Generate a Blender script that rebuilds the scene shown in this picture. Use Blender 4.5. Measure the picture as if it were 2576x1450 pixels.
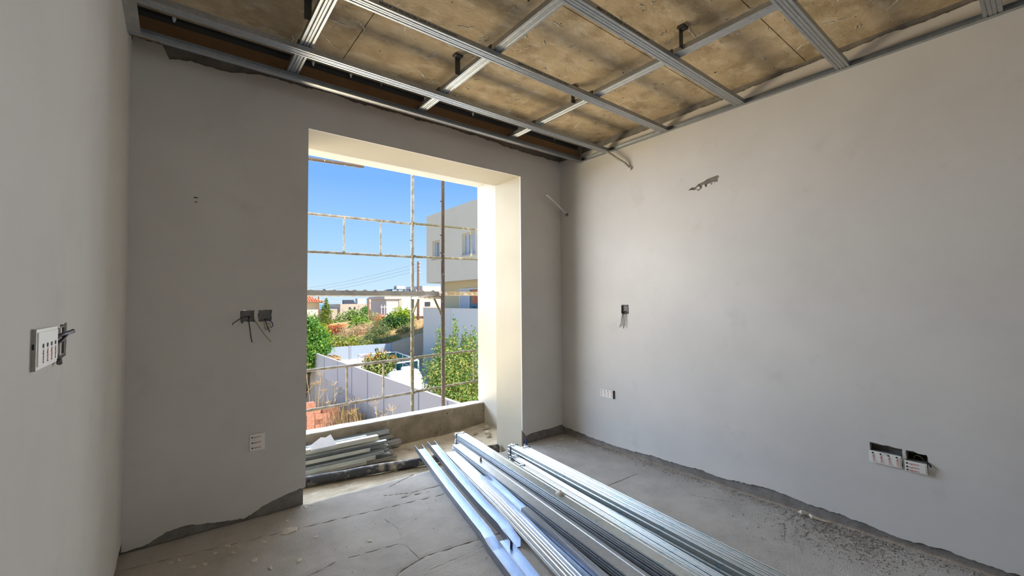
import bpy, math, random
import numpy as np
from mathutils import Vector, Matrix, noise
from mathutils.geometry import tessellate_polygon

# ---------------------------------------------------------------- scene, camera, sky, sun, light
scene = bpy.context.scene
for ob in list(bpy.data.objects):
    bpy.data.objects.remove(ob)
COL = scene.collection
random.seed(11)

cam_data = bpy.data.cameras.new('camera')
cam_data.sensor_width = 36.0
cam_data.lens = 1072.766 / 2576 * 36.0
cam_data.clip_start = 0.02
cam_data.clip_end = 30000
cam = bpy.data.objects.new('camera', cam_data)
COL.objects.link(cam)
_r = Vector((0.78614129, -0.61800416, -0.00726104))
_u = Vector((-0.01455106, -0.03025245, 0.99943637))
_f = Vector((0.6178755, 0.78559255, 0.03277531))
_m = Matrix((( _r.x, _u.x, -_f.x), (_r.y, _u.y, -_f.y), (_r.z, _u.z, -_f.z))).to_4x4()
_m.translation = (-2.94983, -2.97452, 1.27)
cam.matrix_world = _m
scene.camera = cam

vs = scene.view_settings
vs.view_transform = 'Standard'
vs.look = 'None'
vs.gamma = 1.0
vs.exposure = 0.4
vs.use_curve_mapping = False

SKY_STRENGTH = 1.0
SUN_STRENGTH = 5.0
SKY_FILL = 1230.0      # added lamp outside the window, standing in for skylight
GROUND_FILL = 960.0   # added warm lamp outside, standing in for light bounced off the ground
RIGHT_FILL = 230.0  # added lamp outside, brightening the left side of the room
YB_LIGHT = -8.9
REAR_FILL = 22.0    # added fill lamp behind the camera, not a known source

world = bpy.data.worlds.new('sky')
scene.world = world
world.use_nodes = True
nt = world.node_tree
nt.nodes.clear()
w_out = nt.nodes.new('ShaderNodeOutputWorld')
w_bg = nt.nodes.new('ShaderNodeBackground')
w_tc = nt.nodes.new('ShaderNodeTexCoord')
w_sep = nt.nodes.new('ShaderNodeSeparateXYZ')
w_ramp = nt.nodes.new('ShaderNodeValToRGB')
nt.links.new(w_tc.outputs['Generated'], w_sep.inputs[0])
nt.links.new(w_sep.outputs['Z'], w_ramp.inputs[0])
nt.links.new(w_ramp.outputs[0], w_bg.inputs[0])
nt.links.new(w_bg.outputs[0], w_out.inputs[0])
w_bg.inputs[1].default_value = SKY_STRENGTH
cr = w_ramp.color_ramp
cr.elements[0].position = 0.0
cr.elements[0].color = (0.52, 0.67, 0.78, 1)
cr.elements[1].position = 1.0
cr.elements[1].color = (0.08, 0.20, 0.54, 1)
for p_, c_ in ((0.053, (0.43, 0.61, 0.77)), (0.145, (0.30, 0.52, 0.765)), (0.27, (0.165, 0.375, 0.765))):
    e = cr.elements.new(p_)
    e.color = (*c_, 1)

sun_data = bpy.data.lights.new('sun', 'SUN')
sun_data.energy = SUN_STRENGTH
sun_data.angle = math.radians(0.55)
sun_data.color = (1.0, 0.93, 0.82)
sun = bpy.data.objects.new('sun', sun_data)
COL.objects.link(sun)
SUN_DIR = Vector((0.22, -0.60, 0.77)).normalized()
sun.rotation_euler = SUN_DIR.to_track_quat('Z', 'Y').to_euler()


def area(name, loc, to, sx, sy, power, color):
    d = bpy.data.lights.new(name, 'AREA')
    d.shape = 'RECTANGLE'
    d.size, d.size_y = sx, sy
    d.energy = power
    d.color = color
    o = bpy.data.objects.new(name, d)
    COL.objects.link(o)
    o.location = loc
    dirv = Vector(to) - Vector(loc)
    o.rotation_euler = (-dirv).to_track_quat('Z', 'Y').to_euler()
    return o

area('sky_fill_lamp', (-7.4, 4.6, 2.9), (-7.4, 0.0, 1.4), 13.0, 2.6, SKY_FILL, (0.66, 0.79, 1.0))  # unseen lamps added outside to brighten the room
area('ground_fill_lamp', (-7.0, 4.6, -0.9), (-7.0, 0.0, 0.9), 13.0, 1.8, GROUND_FILL, (1.0, 0.83, 0.55))
area('right_fill_lamp', (0.4, 4.0, 1.9), (0.4, -0.6, 1.5), 3.4, 2.6, RIGHT_FILL, (0.90, 0.95, 1.0))
area('rear_fill_lamp', (-1.9, YB_LIGHT, 1.2), (-1.9, 0.0, 1.2), 1.3, 2.1, REAR_FILL, (1.0, 0.95, 0.88))  # unseen fill lamp added at the rear opening

# ---------------------------------------------------------------- materials
MATS = {}


def mat(name, col, rough=0.8, metal=0.0, col2=None, scale=6.0, bump=0.0, bscale=60.0, contrast=(0.35, 0.65),
        col3=None, scale3=20.0, contrast3=(0.6, 0.7), stretch=(1, 1, 1), island=0.0, trans=0.0, spec=None, stretch3=None, detail=6.0):
    m = bpy.data.materials.new(name)
    m.use_nodes = True
    n = m.node_tree
    N, L = n.nodes, n.links
    b = N['Principled BSDF']
    b.inputs['Roughness'].default_value = rough
    b.inputs['Metallic'].default_value = metal
    if spec is not None:
        b.inputs['Specular IOR Level'].default_value = spec
    tc = N.new('ShaderNodeTexCoord')
    mp = N.new('ShaderNodeMapping')
    mp.inputs['Scale'].default_value = stretch
    L.new(tc.outputs['Object'], mp.inputs[0])
    out = None
    rgb = N.new('ShaderNodeRGB')
    rgb.outputs[0].default_value = (*col, 1)
    out = rgb.outputs[0]

    def layer(out, c, sc, con, vec):
        nz = N.new('ShaderNodeTexNoise')
        nz.inputs['Scale'].default_value = sc
        nz.inputs['Detail'].default_value = detail
        nz.inputs['Roughness'].default_value = 0.6
        L.new(vec, nz.inputs['Vector'])
        rp = N.new('ShaderNodeValToRGB')
        rp.color_ramp.elements[0].position, rp.color_ramp.elements[1].position = con
        L.new(nz.outputs[0], rp.inputs[0])
        mx = N.new('ShaderNodeMix')
        mx.data_type = 'RGBA'
        L.new(rp.outputs[0], mx.inputs[0])
        L.new(out, mx.inputs[6])
        mx.inputs[7].default_value = (*c, 1)
        return mx.outputs[2]
    if col2:
        out = layer(out, col2, scale, contrast, mp.outputs[0])
    if col3:
        v = mp.outputs[0]
        if stretch3:
            mp3 = N.new('ShaderNodeMapping')
            mp3.inputs['Scale'].default_value = stretch3
            mp3.inputs['Location'].default_value = (3.1, 7.7, 1.3)
            L.new(tc.outputs['Object'], mp3.inputs[0])
            v = mp3.outputs[0]
        out = layer(out, col3, scale3, contrast3, v)
    if island:
        g = N.new('ShaderNodeNewGeometry')
        hs = N.new('ShaderNodeHueSaturation')
        mr = N.new('ShaderNodeMapRange')
        mr.inputs['To Min'].default_value = 1 - island
        mr.inputs['To Max'].default_value = 1 + island
        L.new(g.outputs['Random Per Island'], mr.inputs[0])
        L.new(mr.outputs[0], hs.inputs['Value'])
        mr2 = N.new('ShaderNodeMapRange')
        mr2.inputs['To Min'].default_value = 0.5 + island * 0.07
        mr2.inputs['To Max'].default_value = 0.5 - island * 0.07
        L.new(g.outputs['Random Per Island'], mr2.inputs[0])
        L.new(mr2.outputs[0], hs.inputs['Hue'])
        L.new(out, hs.inputs['Color'])
        out = hs.outputs[0]
    L.new(out, b.inputs['Base Color'])
    if bump:
        nz = N.new('ShaderNodeTexNoise')
        nz.inputs['Scale'].default_value = bscale
        nz.inputs['Detail'].default_value = 5
        L.new(mp.outputs[0], nz.inputs['Vector'])
        bp = N.new('ShaderNodeBump')
        bp.inputs['Strength'].default_value = bump
        bp.inputs['Distance'].default_value = 0.01
        L.new(nz.outputs[0], bp.inputs['Height'])
        L.new(bp.outputs[0], b.inputs['Normal'])
    if trans:
        b.inputs['Transmission Weight'].default_value = 0.0
        t = N.new('ShaderNodeBsdfTranslucent')
        L.new(out, t.inputs[0])
        ms = N.new('ShaderNodeMixShader')
        ms.inputs[0].default_value = trans
        L.new(b.outputs[0], ms.inputs[1])
        L.new(t.outputs[0], ms.inputs[2])
        L.new(ms.outputs[0], N['Material Output'].inputs[0])
    MATS[name] = m
    return m

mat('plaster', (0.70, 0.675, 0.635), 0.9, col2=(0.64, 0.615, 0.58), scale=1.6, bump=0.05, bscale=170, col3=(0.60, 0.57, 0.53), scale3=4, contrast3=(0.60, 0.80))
mat('plaster_reveal_dimmed', (0.50, 0.45, 0.345), 0.9, col2=(0.47, 0.42, 0.32), scale=2, bump=0.06, bscale=90)  # cream plaster darkened in colour to offset the strong light on it
mat('plaster_niche_dimmed', (0.60, 0.56, 0.47), 0.9, col2=(0.57, 0.53, 0.44), scale=2, bump=0.06, bscale=90)  # darkened likewise, kept paler than the reveal to mimic brighter light
mat('cement', (0.27, 0.25, 0.23), 0.95, col2=(0.19, 0.175, 0.16), scale=14, bump=0.5, bscale=70)
mat('screed', (0.51, 0.48, 0.44), 0.95, col2=(0.41, 0.385, 0.35), scale=5, bump=0.5, bscale=170, col3=(0.56, 0.53, 0.48), scale3=2.2, contrast3=(0.5, 0.8))
mat('ridge', (0.37, 0.345, 0.315), 0.95, bump=0.4, bscale=100)
mat('sand_mortar', (0.58, 0.50, 0.365), 0.95, col2=(0.44, 0.375, 0.265), scale=7, bump=0.7, bscale=60, col3=(0.63, 0.56, 0.45), scale3=11, contrast3=(0.55, 0.75))
mat('raw_concrete', (0.38, 0.325, 0.245), 0.92, col2=(0.24, 0.205, 0.155), scale=6, bump=0.5, bscale=45, col3=(0.50, 0.45, 0.37), scale3=9, contrast3=(0.60, 0.78))
mat('cap_mortar', (0.60, 0.585, 0.555), 0.9, col2=(0.50, 0.48, 0.45), scale=9, bump=0.4, bscale=60)
mat('slab_concrete', (0.56, 0.44, 0.285), 0.9, col2=(0.35, 0.265, 0.16), scale=5.5, contrast=(0.42, 0.66), bump=0.5, bscale=60,
    col3=(0.66, 0.565, 0.42), scale3=8.0, contrast3=(0.50, 0.72), stretch3=(1, 1.7, 1), detail=15)
mat('slab_joint', (0.16, 0.125, 0.085), 0.95)
mat('lime_drip', (0.72, 0.70, 0.64), 0.9, col2=(0.6, 0.56, 0.48), scale=30)
mat('pit', (0.035, 0.03, 0.025), 1.0)
mat('galvanized', (0.44, 0.46, 0.48), 0.45, 0.9, col2=(0.38, 0.41, 0.44), scale=26, col3=(0.53, 0.54, 0.54), scale3=60, contrast3=(0.5, 0.75))
mat('galvanized_dusty', (0.50, 0.52, 0.52), 0.5, 0.75, col2=(0.42, 0.41, 0.38), scale=8, col3=(0.62, 0.60, 0.54), scale3=18, contrast3=(0.55, 0.75))
mat('galvanized_bright', (0.42, 0.48, 0.58), 0.36, 0.92, col2=(0.36, 0.42, 0.52), scale=12)
mat('galvanized_print', (0.56, 0.60, 0.60), 0.42, 0.8, col2=(0.30, 0.46, 0.52), scale=70, contrast=(0.56, 0.64), stretch=(1.0, 0.45, 1.0), col3=(0.56, 0.55, 0.50), scale3=5, contrast3=(0.5, 0.75))
mat('offcut_grey', (0.50, 0.53, 0.53), 0.5, 0.45, col2=(0.40, 0.43, 0.44), scale=14)
mat('offcut_dull', (0.40, 0.40, 0.38), 0.55, 0.4, col2=(0.33, 0.33, 0.31), scale=10)
mat('offcut_reflecting', (0.70, 0.68, 0.56), 0.5, 0.35, col2=(0.60, 0.60, 0.54), scale=9)  # cream reflection on the steel put into its base colour
mat('hanger_steel', (0.10, 0.10, 0.10), 0.5, 0.7)
mat('strap', (0.03, 0.04, 0.05), 0.6)
mat('print_ink', (0.02, 0.025, 0.03), 0.7)
mat('board_paper', (0.20, 0.115, 0.055), 0.95, col2=(0.16, 0.09, 0.042), scale=5)
mat('gypsum', (0.80, 0.80, 0.82), 0.9, col2=(0.74, 0.74, 0.76), scale=12)
mat('cream_plastic', (0.86, 0.84, 0.78), 0.45)
mat('box_plastic', (0.22, 0.215, 0.205), 0.7, col2=(0.16, 0.155, 0.15), scale=25, bump=0.4, bscale=120)
mat('box_dark', (0.03, 0.028, 0.026), 0.9)
mat('red_ink', (0.55, 0.03, 0.025), 0.6)
mat('black_ink', (0.01, 0.01, 0.012), 0.6)
mat('wire_black', (0.012, 0.012, 0.014), 0.45)
mat('wire_brown', (0.10, 0.03, 0.02), 0.45)
mat('wire_green', (0.22, 0.22, 0.05), 0.45)
mat('wire_blue', (0.02, 0.05, 0.20), 0.45)
mat('sleeve_violet', (0.05, 0.03, 0.06), 0.5)
mat('conduit_grey', (0.42, 0.41, 0.38), 0.55, col2=(0.32, 0.31, 0.29), scale=40)
mat('conduit_white', (0.72, 0.73, 0.72), 0.45)
mat('drain_pipe', (0.05, 0.052, 0.06), 0.5, col2=(0.34, 0.31, 0.25), scale=13, contrast=(0.50, 0.62), bump=0.4, bscale=60)
mat('flake', (0.74, 0.69, 0.58), 0.95, col2=(0.50, 0.46, 0.38), scale=30, bump=0.3, bscale=80)
mat('dirt', (0.33, 0.30, 0.26), 1.0, island=0.6)
mat('scaffold_grey', (0.32, 0.30, 0.26), 0.7, 0.1, col2=(0.17, 0.14, 0.10), scale=11, contrast=(0.42, 0.62), bump=0.4, bscale=40)
mat('scaffold_rust', (0.115, 0.085, 0.065), 0.8, 0.2, col2=(0.45, 0.42, 0.38), scale=24, contrast=(0.60, 0.68), bump=0.6, bscale=50)
mat('scaffold_olive', (0.14, 0.125, 0.07), 0.75, 0.1, col2=(0.30, 0.28, 0.21), scale=18, contrast=(0.52, 0.66), bump=0.4, bscale=40)
mat('deck_steel', (0.36, 0.35, 0.33), 0.65, 0.3, col2=(0.26, 0.25, 0.24), scale=8, bump=0.2, bscale=30)
mat('plank_wood', (0.34, 0.25, 0.14), 0.9, col2=(0.50, 0.45, 0.36), scale=20, contrast=(0.5, 0.62), bump=0.7, bscale=40)
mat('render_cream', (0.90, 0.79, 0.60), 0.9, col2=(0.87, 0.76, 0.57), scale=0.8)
mat('render_yellow', (0.72, 0.61, 0.38), 0.9)
mat('render_white', (0.62, 0.60, 0.57), 0.9, col2=(0.57, 0.55, 0.52), scale=0.6)
mat('render_beige', (0.54, 0.48, 0.39), 0.9, col2=(0.50, 0.44, 0.36), scale=0.6)
mat('terrace_panel', (0.84, 0.77, 0.67), 0.7)
mat('terrace_panel_pale', (0.88, 0.83, 0.73), 0.7)
mat('fence_panel', (0.84, 0.79, 0.77), 0.6, col2=(0.80, 0.75, 0.73), scale=1)
mat('fence_panel_blue', (0.40, 0.48, 0.60), 0.6, col2=(0.37, 0.45, 0.57), scale=1)
mat('fence_post', (0.34, 0.37, 0.45), 0.6)
mat('retaining', (0.76, 0.70, 0.63), 0.95, col2=(0.58, 0.52, 0.46), scale=2.2, contrast=(0.45, 0.72), stretch=(1, 3.0, 0.25), bump=0.3, bscale=20, col3=(0.66, 0.50, 0.34), scale3=1.5, contrast3=(0.62, 0.78), stretch3=(1, 3, 0.4))
mat('brick_clay', (0.47, 0.20, 0.12), 0.9, col2=(0.56, 0.30, 0.20), scale=9, bump=0.3, bscale=40, island=0.12)
mat('roof_tile', (0.62, 0.20, 0.09), 0.85, col2=(0.72, 0.32, 0.16), scale=2, island=0.25)
mat('soil', (0.42, 0.33, 0.22), 1.0, col2=(0.32, 0.25, 0.17), scale=1.2)
mat('dry_slope', (0.66, 0.44, 0.20), 1.0, col2=(0.52, 0.34, 0.15), scale=0.9, col3=(0.30, 0.30, 0.12), scale3=0.35, contrast3=(0.52, 0.66))
mat('paving', (0.52, 0.50, 0.45), 0.95)
mat('sea', (0.16, 0.34, 0.62), 0.6, spec=0.2)
mat('glass_dark', (0.10, 0.12, 0.15), 0.06, spec=0.8)
mat('curtain', (0.60, 0.63, 0.68), 0.8)
mat('window_frame', (0.70, 0.71, 0.72), 0.5)
mat('window_dark_frame', (0.05, 0.055, 0.07), 0.5)
mat('tank_white', (0.88, 0.88, 0.87), 0.35)
mat('pipe_white', (0.78, 0.79, 0.79), 0.4)
mat('net_teal', (0.02, 0.16, 0.15), 0.9)
mat('pallet_wood', (0.52, 0.37, 0.20), 0.9, col2=(0.40, 0.28, 0.15), scale=8, island=0.25)
mat('sign_brown', (0.26, 0.19, 0.14), 0.9)
mat('pole_wood', (0.20, 0.115, 0.075), 0.9)
mat('bark', (0.17, 0.125, 0.085), 0.95, col2=(0.10, 0.075, 0.05), scale=12)
mat('straw', (0.62, 0.42, 0.16), 0.95, island=0.3)
mat('straw_pale', (0.62, 0.50, 0.30), 0.95, island=0.3)
mat('weed_dark', (0.27, 0.20, 0.13), 0.95, island=0.5)
for nm, c, isl in (('leaf_bright', (0.270, 0.459, 0.061), 0.45), ('leaf_lime', (0.486, 0.581, 0.041), 0.35), ('leaf_green', (0.149, 0.378, 0.068), 0.45),
                   ('leaf_sage', (0.351, 0.432, 0.189), 0.4), ('leaf_dark', (0.074, 0.162, 0.041), 0.5), ('leaf_olive', (0.324, 0.365, 0.135), 0.4),
                   ('leaf_red', (0.608, 0.203, 0.095), 0.4), ('leaf_pink', (0.621, 0.351, 0.324), 0.4), ('leaf_orange', (0.783, 0.365, 0.081), 0.4),
                   ('leaf_shrub', (0.405, 0.446, 0.121), 0.55), ('leaf_cypress', (0.230, 0.297, 0.041), 0.5), ('leaf_tan', (0.634, 0.527, 0.284), 0.4)):
    mat(nm, c, 0.65, island=isl, trans=0.4)

# ---------------------------------------------------------------- mesh helpers


class MB:
    def __init__(self):
        self.v, self.f = [], []

    def add(self, vs_, fs_):
        o = len(self.v)
        self.v += [tuple(p) for p in vs_]
        self.f += [tuple(i + o for i in q) for q in fs_]
        return self

    def box(self, x0, x1, y0, y1, z0, z1):
        p = [(x0, y0, z0), (x1, y0, z0), (x1, y1, z0), (x0, y1, z0), (x0, y0, z1), (x1, y0, z1), (x1, y1, z1), (x0, y1, z1)]
        return self.add(p, [(0, 3, 2, 1), (4, 5, 6, 7), (0, 1, 5, 4), (1, 2, 6, 5), (2, 3, 7, 6), (3, 0, 4, 7)])

    def obox(self, c, ax, ay, az, hx, hy, hz):
        c, ax, ay, az = Vector(c), Vector(ax), Vector(ay), Vector(az)
        p = []
        for k in (-1, 1):
            for i, j in ((-1, -1), (1, -1), (1, 1), (-1, 1)):
                p.append(c + ax * hx * i + ay * hy * j + az * hz * k)
        return self.add(p, [(0, 3, 2, 1), (4, 5, 6, 7), (0, 1, 5, 4), (1, 2, 6, 5), (2, 3, 7, 6), (3, 0, 4, 7)])

    def tube(self, pts, r, seg=8, cap=True, hollow=False):
        pts = [Vector(p) for p in pts]
        n = len(pts)
        rs = r if isinstance(r, (list, tuple)) else [r] * n
        rings = []
        prev = None
        for i, p in enumerate(pts):
            d = (pts[min(i + 1, n - 1)] - pts[max(i - 1, 0)]).normalized()
            if prev is None:
                a = d.orthogonal().normalized()
            else:
                a = (prev - d * prev.dot(d)).normalized()
            prev = a
            b = d.cross(a)
            rings.append([p + (a * math.cos(2 * math.pi * k / seg) + b * math.sin(2 * math.pi * k / seg)) * rs[i] for k in range(seg)])
        vs_ = [q for rg in rings for q in rg]
        fs_ = []
        for i in range(n - 1):
            for k in range(seg):
                fs_.append((i * seg + k, i * seg + (k + 1) % seg, (i + 1) * seg + (k + 1) % seg, (i + 1) * seg + k))
        if cap:
            fs_.append(tuple(reversed(range(seg))))
            fs_.append(tuple((n - 1) * seg + k for k in range(seg)))
        return self.add(vs_, fs_)

    def lathe(self, prof, seg=20, origin=(0, 0, 0), axis='Z'):
        vs_, fs_ = [], []
        for r, h in prof:
            for k in range(seg):
                a = 2 * math.pi * k / seg
                if axis == 'Z':
                    q = (r * math.cos(a), r * math.sin(a), h)
                else:
                    q = (h, r * math.cos(a), r * math.sin(a))
                vs_.append((q[0] + origin[0], q[1] + origin[1], q[2] + origin[2]))
        n = len(prof)
        for i in range(n - 1):
            for k in range(seg):
                fs_.append((i * seg + k, i * seg + (k + 1) % seg, (i + 1) * seg + (k + 1) % seg, (i + 1) * seg + k))
        fs_.append(tuple(reversed(range(seg))))
        fs_.append(tuple((n - 1) * seg + k for k in range(seg)))
        return self.add(vs_, fs_)

    def section(self, poly, t, p0, p1, side, up):
        """thin sheet-metal profile: open polyline poly (side, up) given thickness t, swept p0 -> p1"""
        p0, p1, side, up = Vector(p0), Vector(p1), Vector(side), Vector(up)
        n = len(poly)
        off = []
        for i in range(n):
            nn = Vector((0, 0))
            for a, b in ((i - 1, i), (i, i + 1)):
                if 0 <= a and b < n:
                    d = Vector((poly[b][0] - poly[a][0], poly[b][1] - poly[a][1])).normalized()
                    nn += Vector((-d.y, d.x))
            nn.normalize()
            off.append((poly[i][0] + nn.x * t, poly[i][1] + nn.y * t))
        loop = list(poly) + off[::-1]
        m = len(loop)
        vs_ = [p0 + side * a + up * b for a, b in loop] + [p1 + side * a + up * b for a, b in loop]
        fs_ = [(i, (i + 1) % m, m + (i + 1) % m, m + i) for i in range(m)]
        for i in range(n - 1):
            fs_.append((i, m - 1 - i, m - 2 - i, i + 1))
            fs_.append((m + i, m + i + 1, m + m - 2 - i, m + m - 1 - i))
        return self.add(vs_, fs_)

    def poly_sheet(self, loops, to3, d0, d1):
        """flat sheet with holes; loops = [outer, hole...] of 2-D points; to3(a, b, d) maps to 3-D; d0 front, d1 back"""
        flat = [p for lp in loops for p in lp]
        tris = tessellate_polygon([[Vector((a, b, 0)) for a, b in lp] for lp in loops])
        n = len(flat)
        vs_ = [to3(a, b, d0) for a, b in flat] + [to3(a, b, d1) for a, b in flat]
        fs_ = [tuple(t_) for t_ in tris] + [tuple(reversed([i + n for i in t_])) for t_ in tris]
        o = 0
        for lp in loops:
            k = len(lp)
            for i in range(k):
                fs_.append((o + i, o + (i + 1) % k, n + o + (i + 1) % k, n + o + i))
            o += k
        return self.add(vs_, fs_)

    def build(self, name, m, parent=None, smooth=False, fix=True):
        off = Vector((0, 0, 0))
        p = parent
        while p is not None:
            off += p.location
            p = p.parent
        me = bpy.data.meshes.new(name)
        me.from_pydata([(a - off.x, b - off.y, c - off.z) for a, b, c in self.v], [], self.f)
        if fix:
            import bmesh
            bm = bmesh.new()
            bm.from_mesh(me)
            bmesh.ops.recalc_face_normals(bm, faces=bm.faces)
            bm.to_mesh(me)
            bm.free()
        me.materials.append(MATS[m] if isinstance(m, str) else m)
        if smooth:
            me.polygons.foreach_set('use_smooth', [True] * len(me.polygons))
        o = bpy.data.objects.new(name, me)
        COL.objects.link(o)
        if parent is not None:
            o.parent = parent
        return o


def tag(o, label, cat, group=None, kind=None):
    if label:
        o['label'] = label
    if cat:
        o['category'] = cat
    if group:
        o['group'] = group
    if kind:
        o['kind'] = kind
    return o


def thing(name, label, cat, loc=(0, 0, 0), group=None):
    o = bpy.data.objects.new(name, None)
    o.empty_display_size = 0.05
    COL.objects.link(o)
    o.location = loc
    return tag(o, label, cat, group)


def struct(name, mb, m, parent=None, label=None, smooth=False):
    o = mb.build(name, m, parent, smooth)
    if parent is None:
        o['kind'] = 'structure'
        if label:
            o['label'] = label
            o['category'] = name.split('_')[0]
    return o


def rag(a0, a1, b, amp, step, seed, fn=None):
    """ragged polyline along a from a0 to a1 around height b"""
    n = max(2, int(abs(a1 - a0) / step))
    pts = []
    for i in range(n + 1):
        a = a0 + (a1 - a0) * i / n
        base = fn(a) if fn else b
        k = noise.noise(Vector((a * 5.3, seed * 3.7, 0.2))) * 0.9 + noise.noise(Vector((a * 22.0, seed * 1.9, 4.2))) * 0.5 + noise.noise(Vector((a * 60.0, seed, 9.2))) * 0.35 + noise.noise(Vector((a * 140.0, seed, 3.2))) * 0.30
        pts.append((a, base + amp * k))
    return pts


def interp(tab):
    def f(a):
        if a <= tab[0][0]:
            return tab[0][1]
        for (a0, b0), (a1, b1) in zip(tab, tab[1:]):
            if a <= a1:
                return b0 + (b1 - b0) * (a - a0) / (a1 - a0)
        return tab[-1][1]
    return f

# ================================================================ THE ROOM
XL, XR, ZH, XW = -2.289, -0.503, 2.413, -3.153      # opening left/right/head, left wall
ZS, ZT, YT = 2.71, 2.568, -0.281                     # slab, ceiling grid, curtain recess line
YB = -9.0                                            # unseen rear wall, set far back to cut bounced light
PL = 0.012                                           # plaster thickness
ZF = -0.15                                           # floor of the window recess


def rect(a0, a1, b0, b1):
    return [(a0, b0), (a1, b0), (a1, b1), (a0, b1)]


def roughrect(a0, a1, b0, b1, amp, seed):
    r = random.Random(seed)
    pts = []
    cs = rect(a0, a1, b0, b1)
    for i in range(4):
        (p, q), (s, t) = cs[i], cs[(i + 1) % 4]
        for k in range(5):
            u = k / 5
            pts.append((p + (s - p) * u + r.uniform(-amp, amp), q + (t - q) * u + r.uniform(-amp, amp)))
    return pts

# ---- wall_back: bare cement core, plaster coat on it
back_holes_core = [rect(-2.652, -2.581, 1.163, 1.232), rect(-2.561, -2.49, 1.163, 1.232), rect(-2.596, -2.52, 0.398, 0.492)]
core = MB()
core.poly_sheet([[(-3.45, -0.4), (XL - PL, -0.4), (XL - PL, ZH + PL), (XR + PL, ZH + PL), (XR + PL, -0.4), (0.3, -0.4), (0.3, 2.95), (-3.45, 2.95)]] +
                back_holes_core, lambda a, b, d: (a, d, b), PL, 0.39)
wall_back = struct('wall_back', core, 'cement', label='grey back wall with the tall window opening')
base_l = interp([(-3.153, 0.012), (-3.05, 0.022), (-2.97, 0.062), (-2.88, 0.062), (-2.75, 0.03), (-2.62, 0.010), (-2.52, 0.055), (-2.44, 0.08), (-2.289, 0.10)])
base_r = interp([(-0.503, 0.125), (-0.46, 0.07), (-0.33, 0.085), (-0.15, 0.075), (0, 0.08)])
top_b = interp([(-3.153, 2.70), (-3.03, 2.69), (-3.0, 2.62), (-2.9, 2.645), (-2.76, 2.64), (-2.5, 2.68), (-0.9, 2.67), (-0.5, 2.645), (0, 2.645)])
outer = rag(XW, XL, 0, 0.011, 0.008, 1, base_l) + [(XL, ZH), (XR, ZH)] + rag(XR, 0, 0, 0.012, 0.015, 2, base_r) + rag(0, XW, 0, 0.015, 0.011, 3, top_b)
holes = [roughrect(-2.652, -2.581, 1.163, 1.232, 0.003, 5), roughrect(-2.561, -2.49, 1.163, 1.232, 0.003, 6), rect(-2.596, -2.52, 0.398, 0.492),
         [(-2.885, 1.873), (-2.874, 1.877), (-2.862, 1.872), (-2.866, 1.868), (-2.882, 1.868)], [(-2.880, 1.846), (-2.866, 1.851), (-2.864, 1.846), (-2.876, 1.842)]]
struct('plaster_coat', MB().poly_sheet([outer] + holes, lambda a, b, d: (a, d, b), 0.0, PL), 'plaster', wall_back)
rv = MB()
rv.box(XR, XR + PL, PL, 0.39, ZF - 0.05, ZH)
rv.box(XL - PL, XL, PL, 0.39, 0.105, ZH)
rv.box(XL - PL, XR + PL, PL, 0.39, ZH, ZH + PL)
struct('window_reveal', rv, 'plaster_reveal_dimmed', wall_back)

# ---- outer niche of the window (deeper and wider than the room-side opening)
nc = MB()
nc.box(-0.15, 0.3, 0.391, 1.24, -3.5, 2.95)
nc.box(-5.2, -5.0, 0.391, 1.24, -3.5, 2.95)  # unseen left end, set far out so the added lamps reach in
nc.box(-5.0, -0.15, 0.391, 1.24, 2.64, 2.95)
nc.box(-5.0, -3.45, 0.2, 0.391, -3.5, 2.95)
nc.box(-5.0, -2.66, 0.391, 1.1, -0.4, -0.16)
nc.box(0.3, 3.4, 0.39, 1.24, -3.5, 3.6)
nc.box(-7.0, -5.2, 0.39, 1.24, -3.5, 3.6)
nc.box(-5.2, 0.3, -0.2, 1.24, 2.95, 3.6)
wall_outer = struct('wall_outer', nc, 'plaster_niche_dimmed', label='cream rendered outer niche around the window opening')
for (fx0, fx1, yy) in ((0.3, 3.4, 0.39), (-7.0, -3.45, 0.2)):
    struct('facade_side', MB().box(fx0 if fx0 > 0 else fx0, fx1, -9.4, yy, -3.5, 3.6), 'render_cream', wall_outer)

# ---- wall_right
rh_core = [rect(-0.620, -0.478, 0.438, 0.503), rect(-0.785, -0.712, 1.163, 1.238), rect(-2.462, -2.336, 0.405, 0.492), rect(-2.557, -2.482, 0.40, 0.488)]
wr = MB().poly_sheet([rect(YB - 0.3, 0.39, -0.4, 2.95)] + rh_core, lambda a, b, d: (d, a, b), PL, 0.30)
wall_right = struct('wall_right', wr, 'cement', label='long pale plastered wall on the right')
base_w = interp([(-4.7, 0.04), (-2.9, 0.04), (-2.64, 0.048), (-2.44, 0.034), (-2.31, 0.058), (-2.07, 0.066), (-1.84, 0.074), (-1.6, 0.058), (-1.2, 0.06), (-0.84, 0.045), (-0.4, 0.045), (0, 0.065)])
top_w = interp([(-4.7, 2.675), (-2.0, 2.675), (-1.8, 2.668), (-1.5, 2.655), (-0.7, 2.645), (0, 2.64)])
outer = rag(-4.4, 0, 0, 0.014, 0.011, 11, base_w) + rag(0, -4.4, 0, 0.011, 0.012, 12, top_w)  # plaster stops out of view, dark cement beyond cuts bounced light
patch = [(-1.33, 2.082), (-1.36, 2.098), (-1.385, 2.095), (-1.41, 2.112), (-1.45, 2.121), (-1.475, 2.133), (-1.51, 2.139), (-1.55, 2.144), (-1.562, 2.132), (-1.552, 2.118), (-1.55, 2.098), (-1.52, 2.103),
         (-1.49, 2.098), (-1.475, 2.098), (-1.47, 2.078), (-1.46, 2.081), (-1.455, 2.098), (-1.44, 2.098), (-1.435, 2.078), (-1.42, 2.066), (-1.405, 2.064), (-1.395, 2.078), (-1.375, 2.074), (-1.36, 2.080)]
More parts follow.
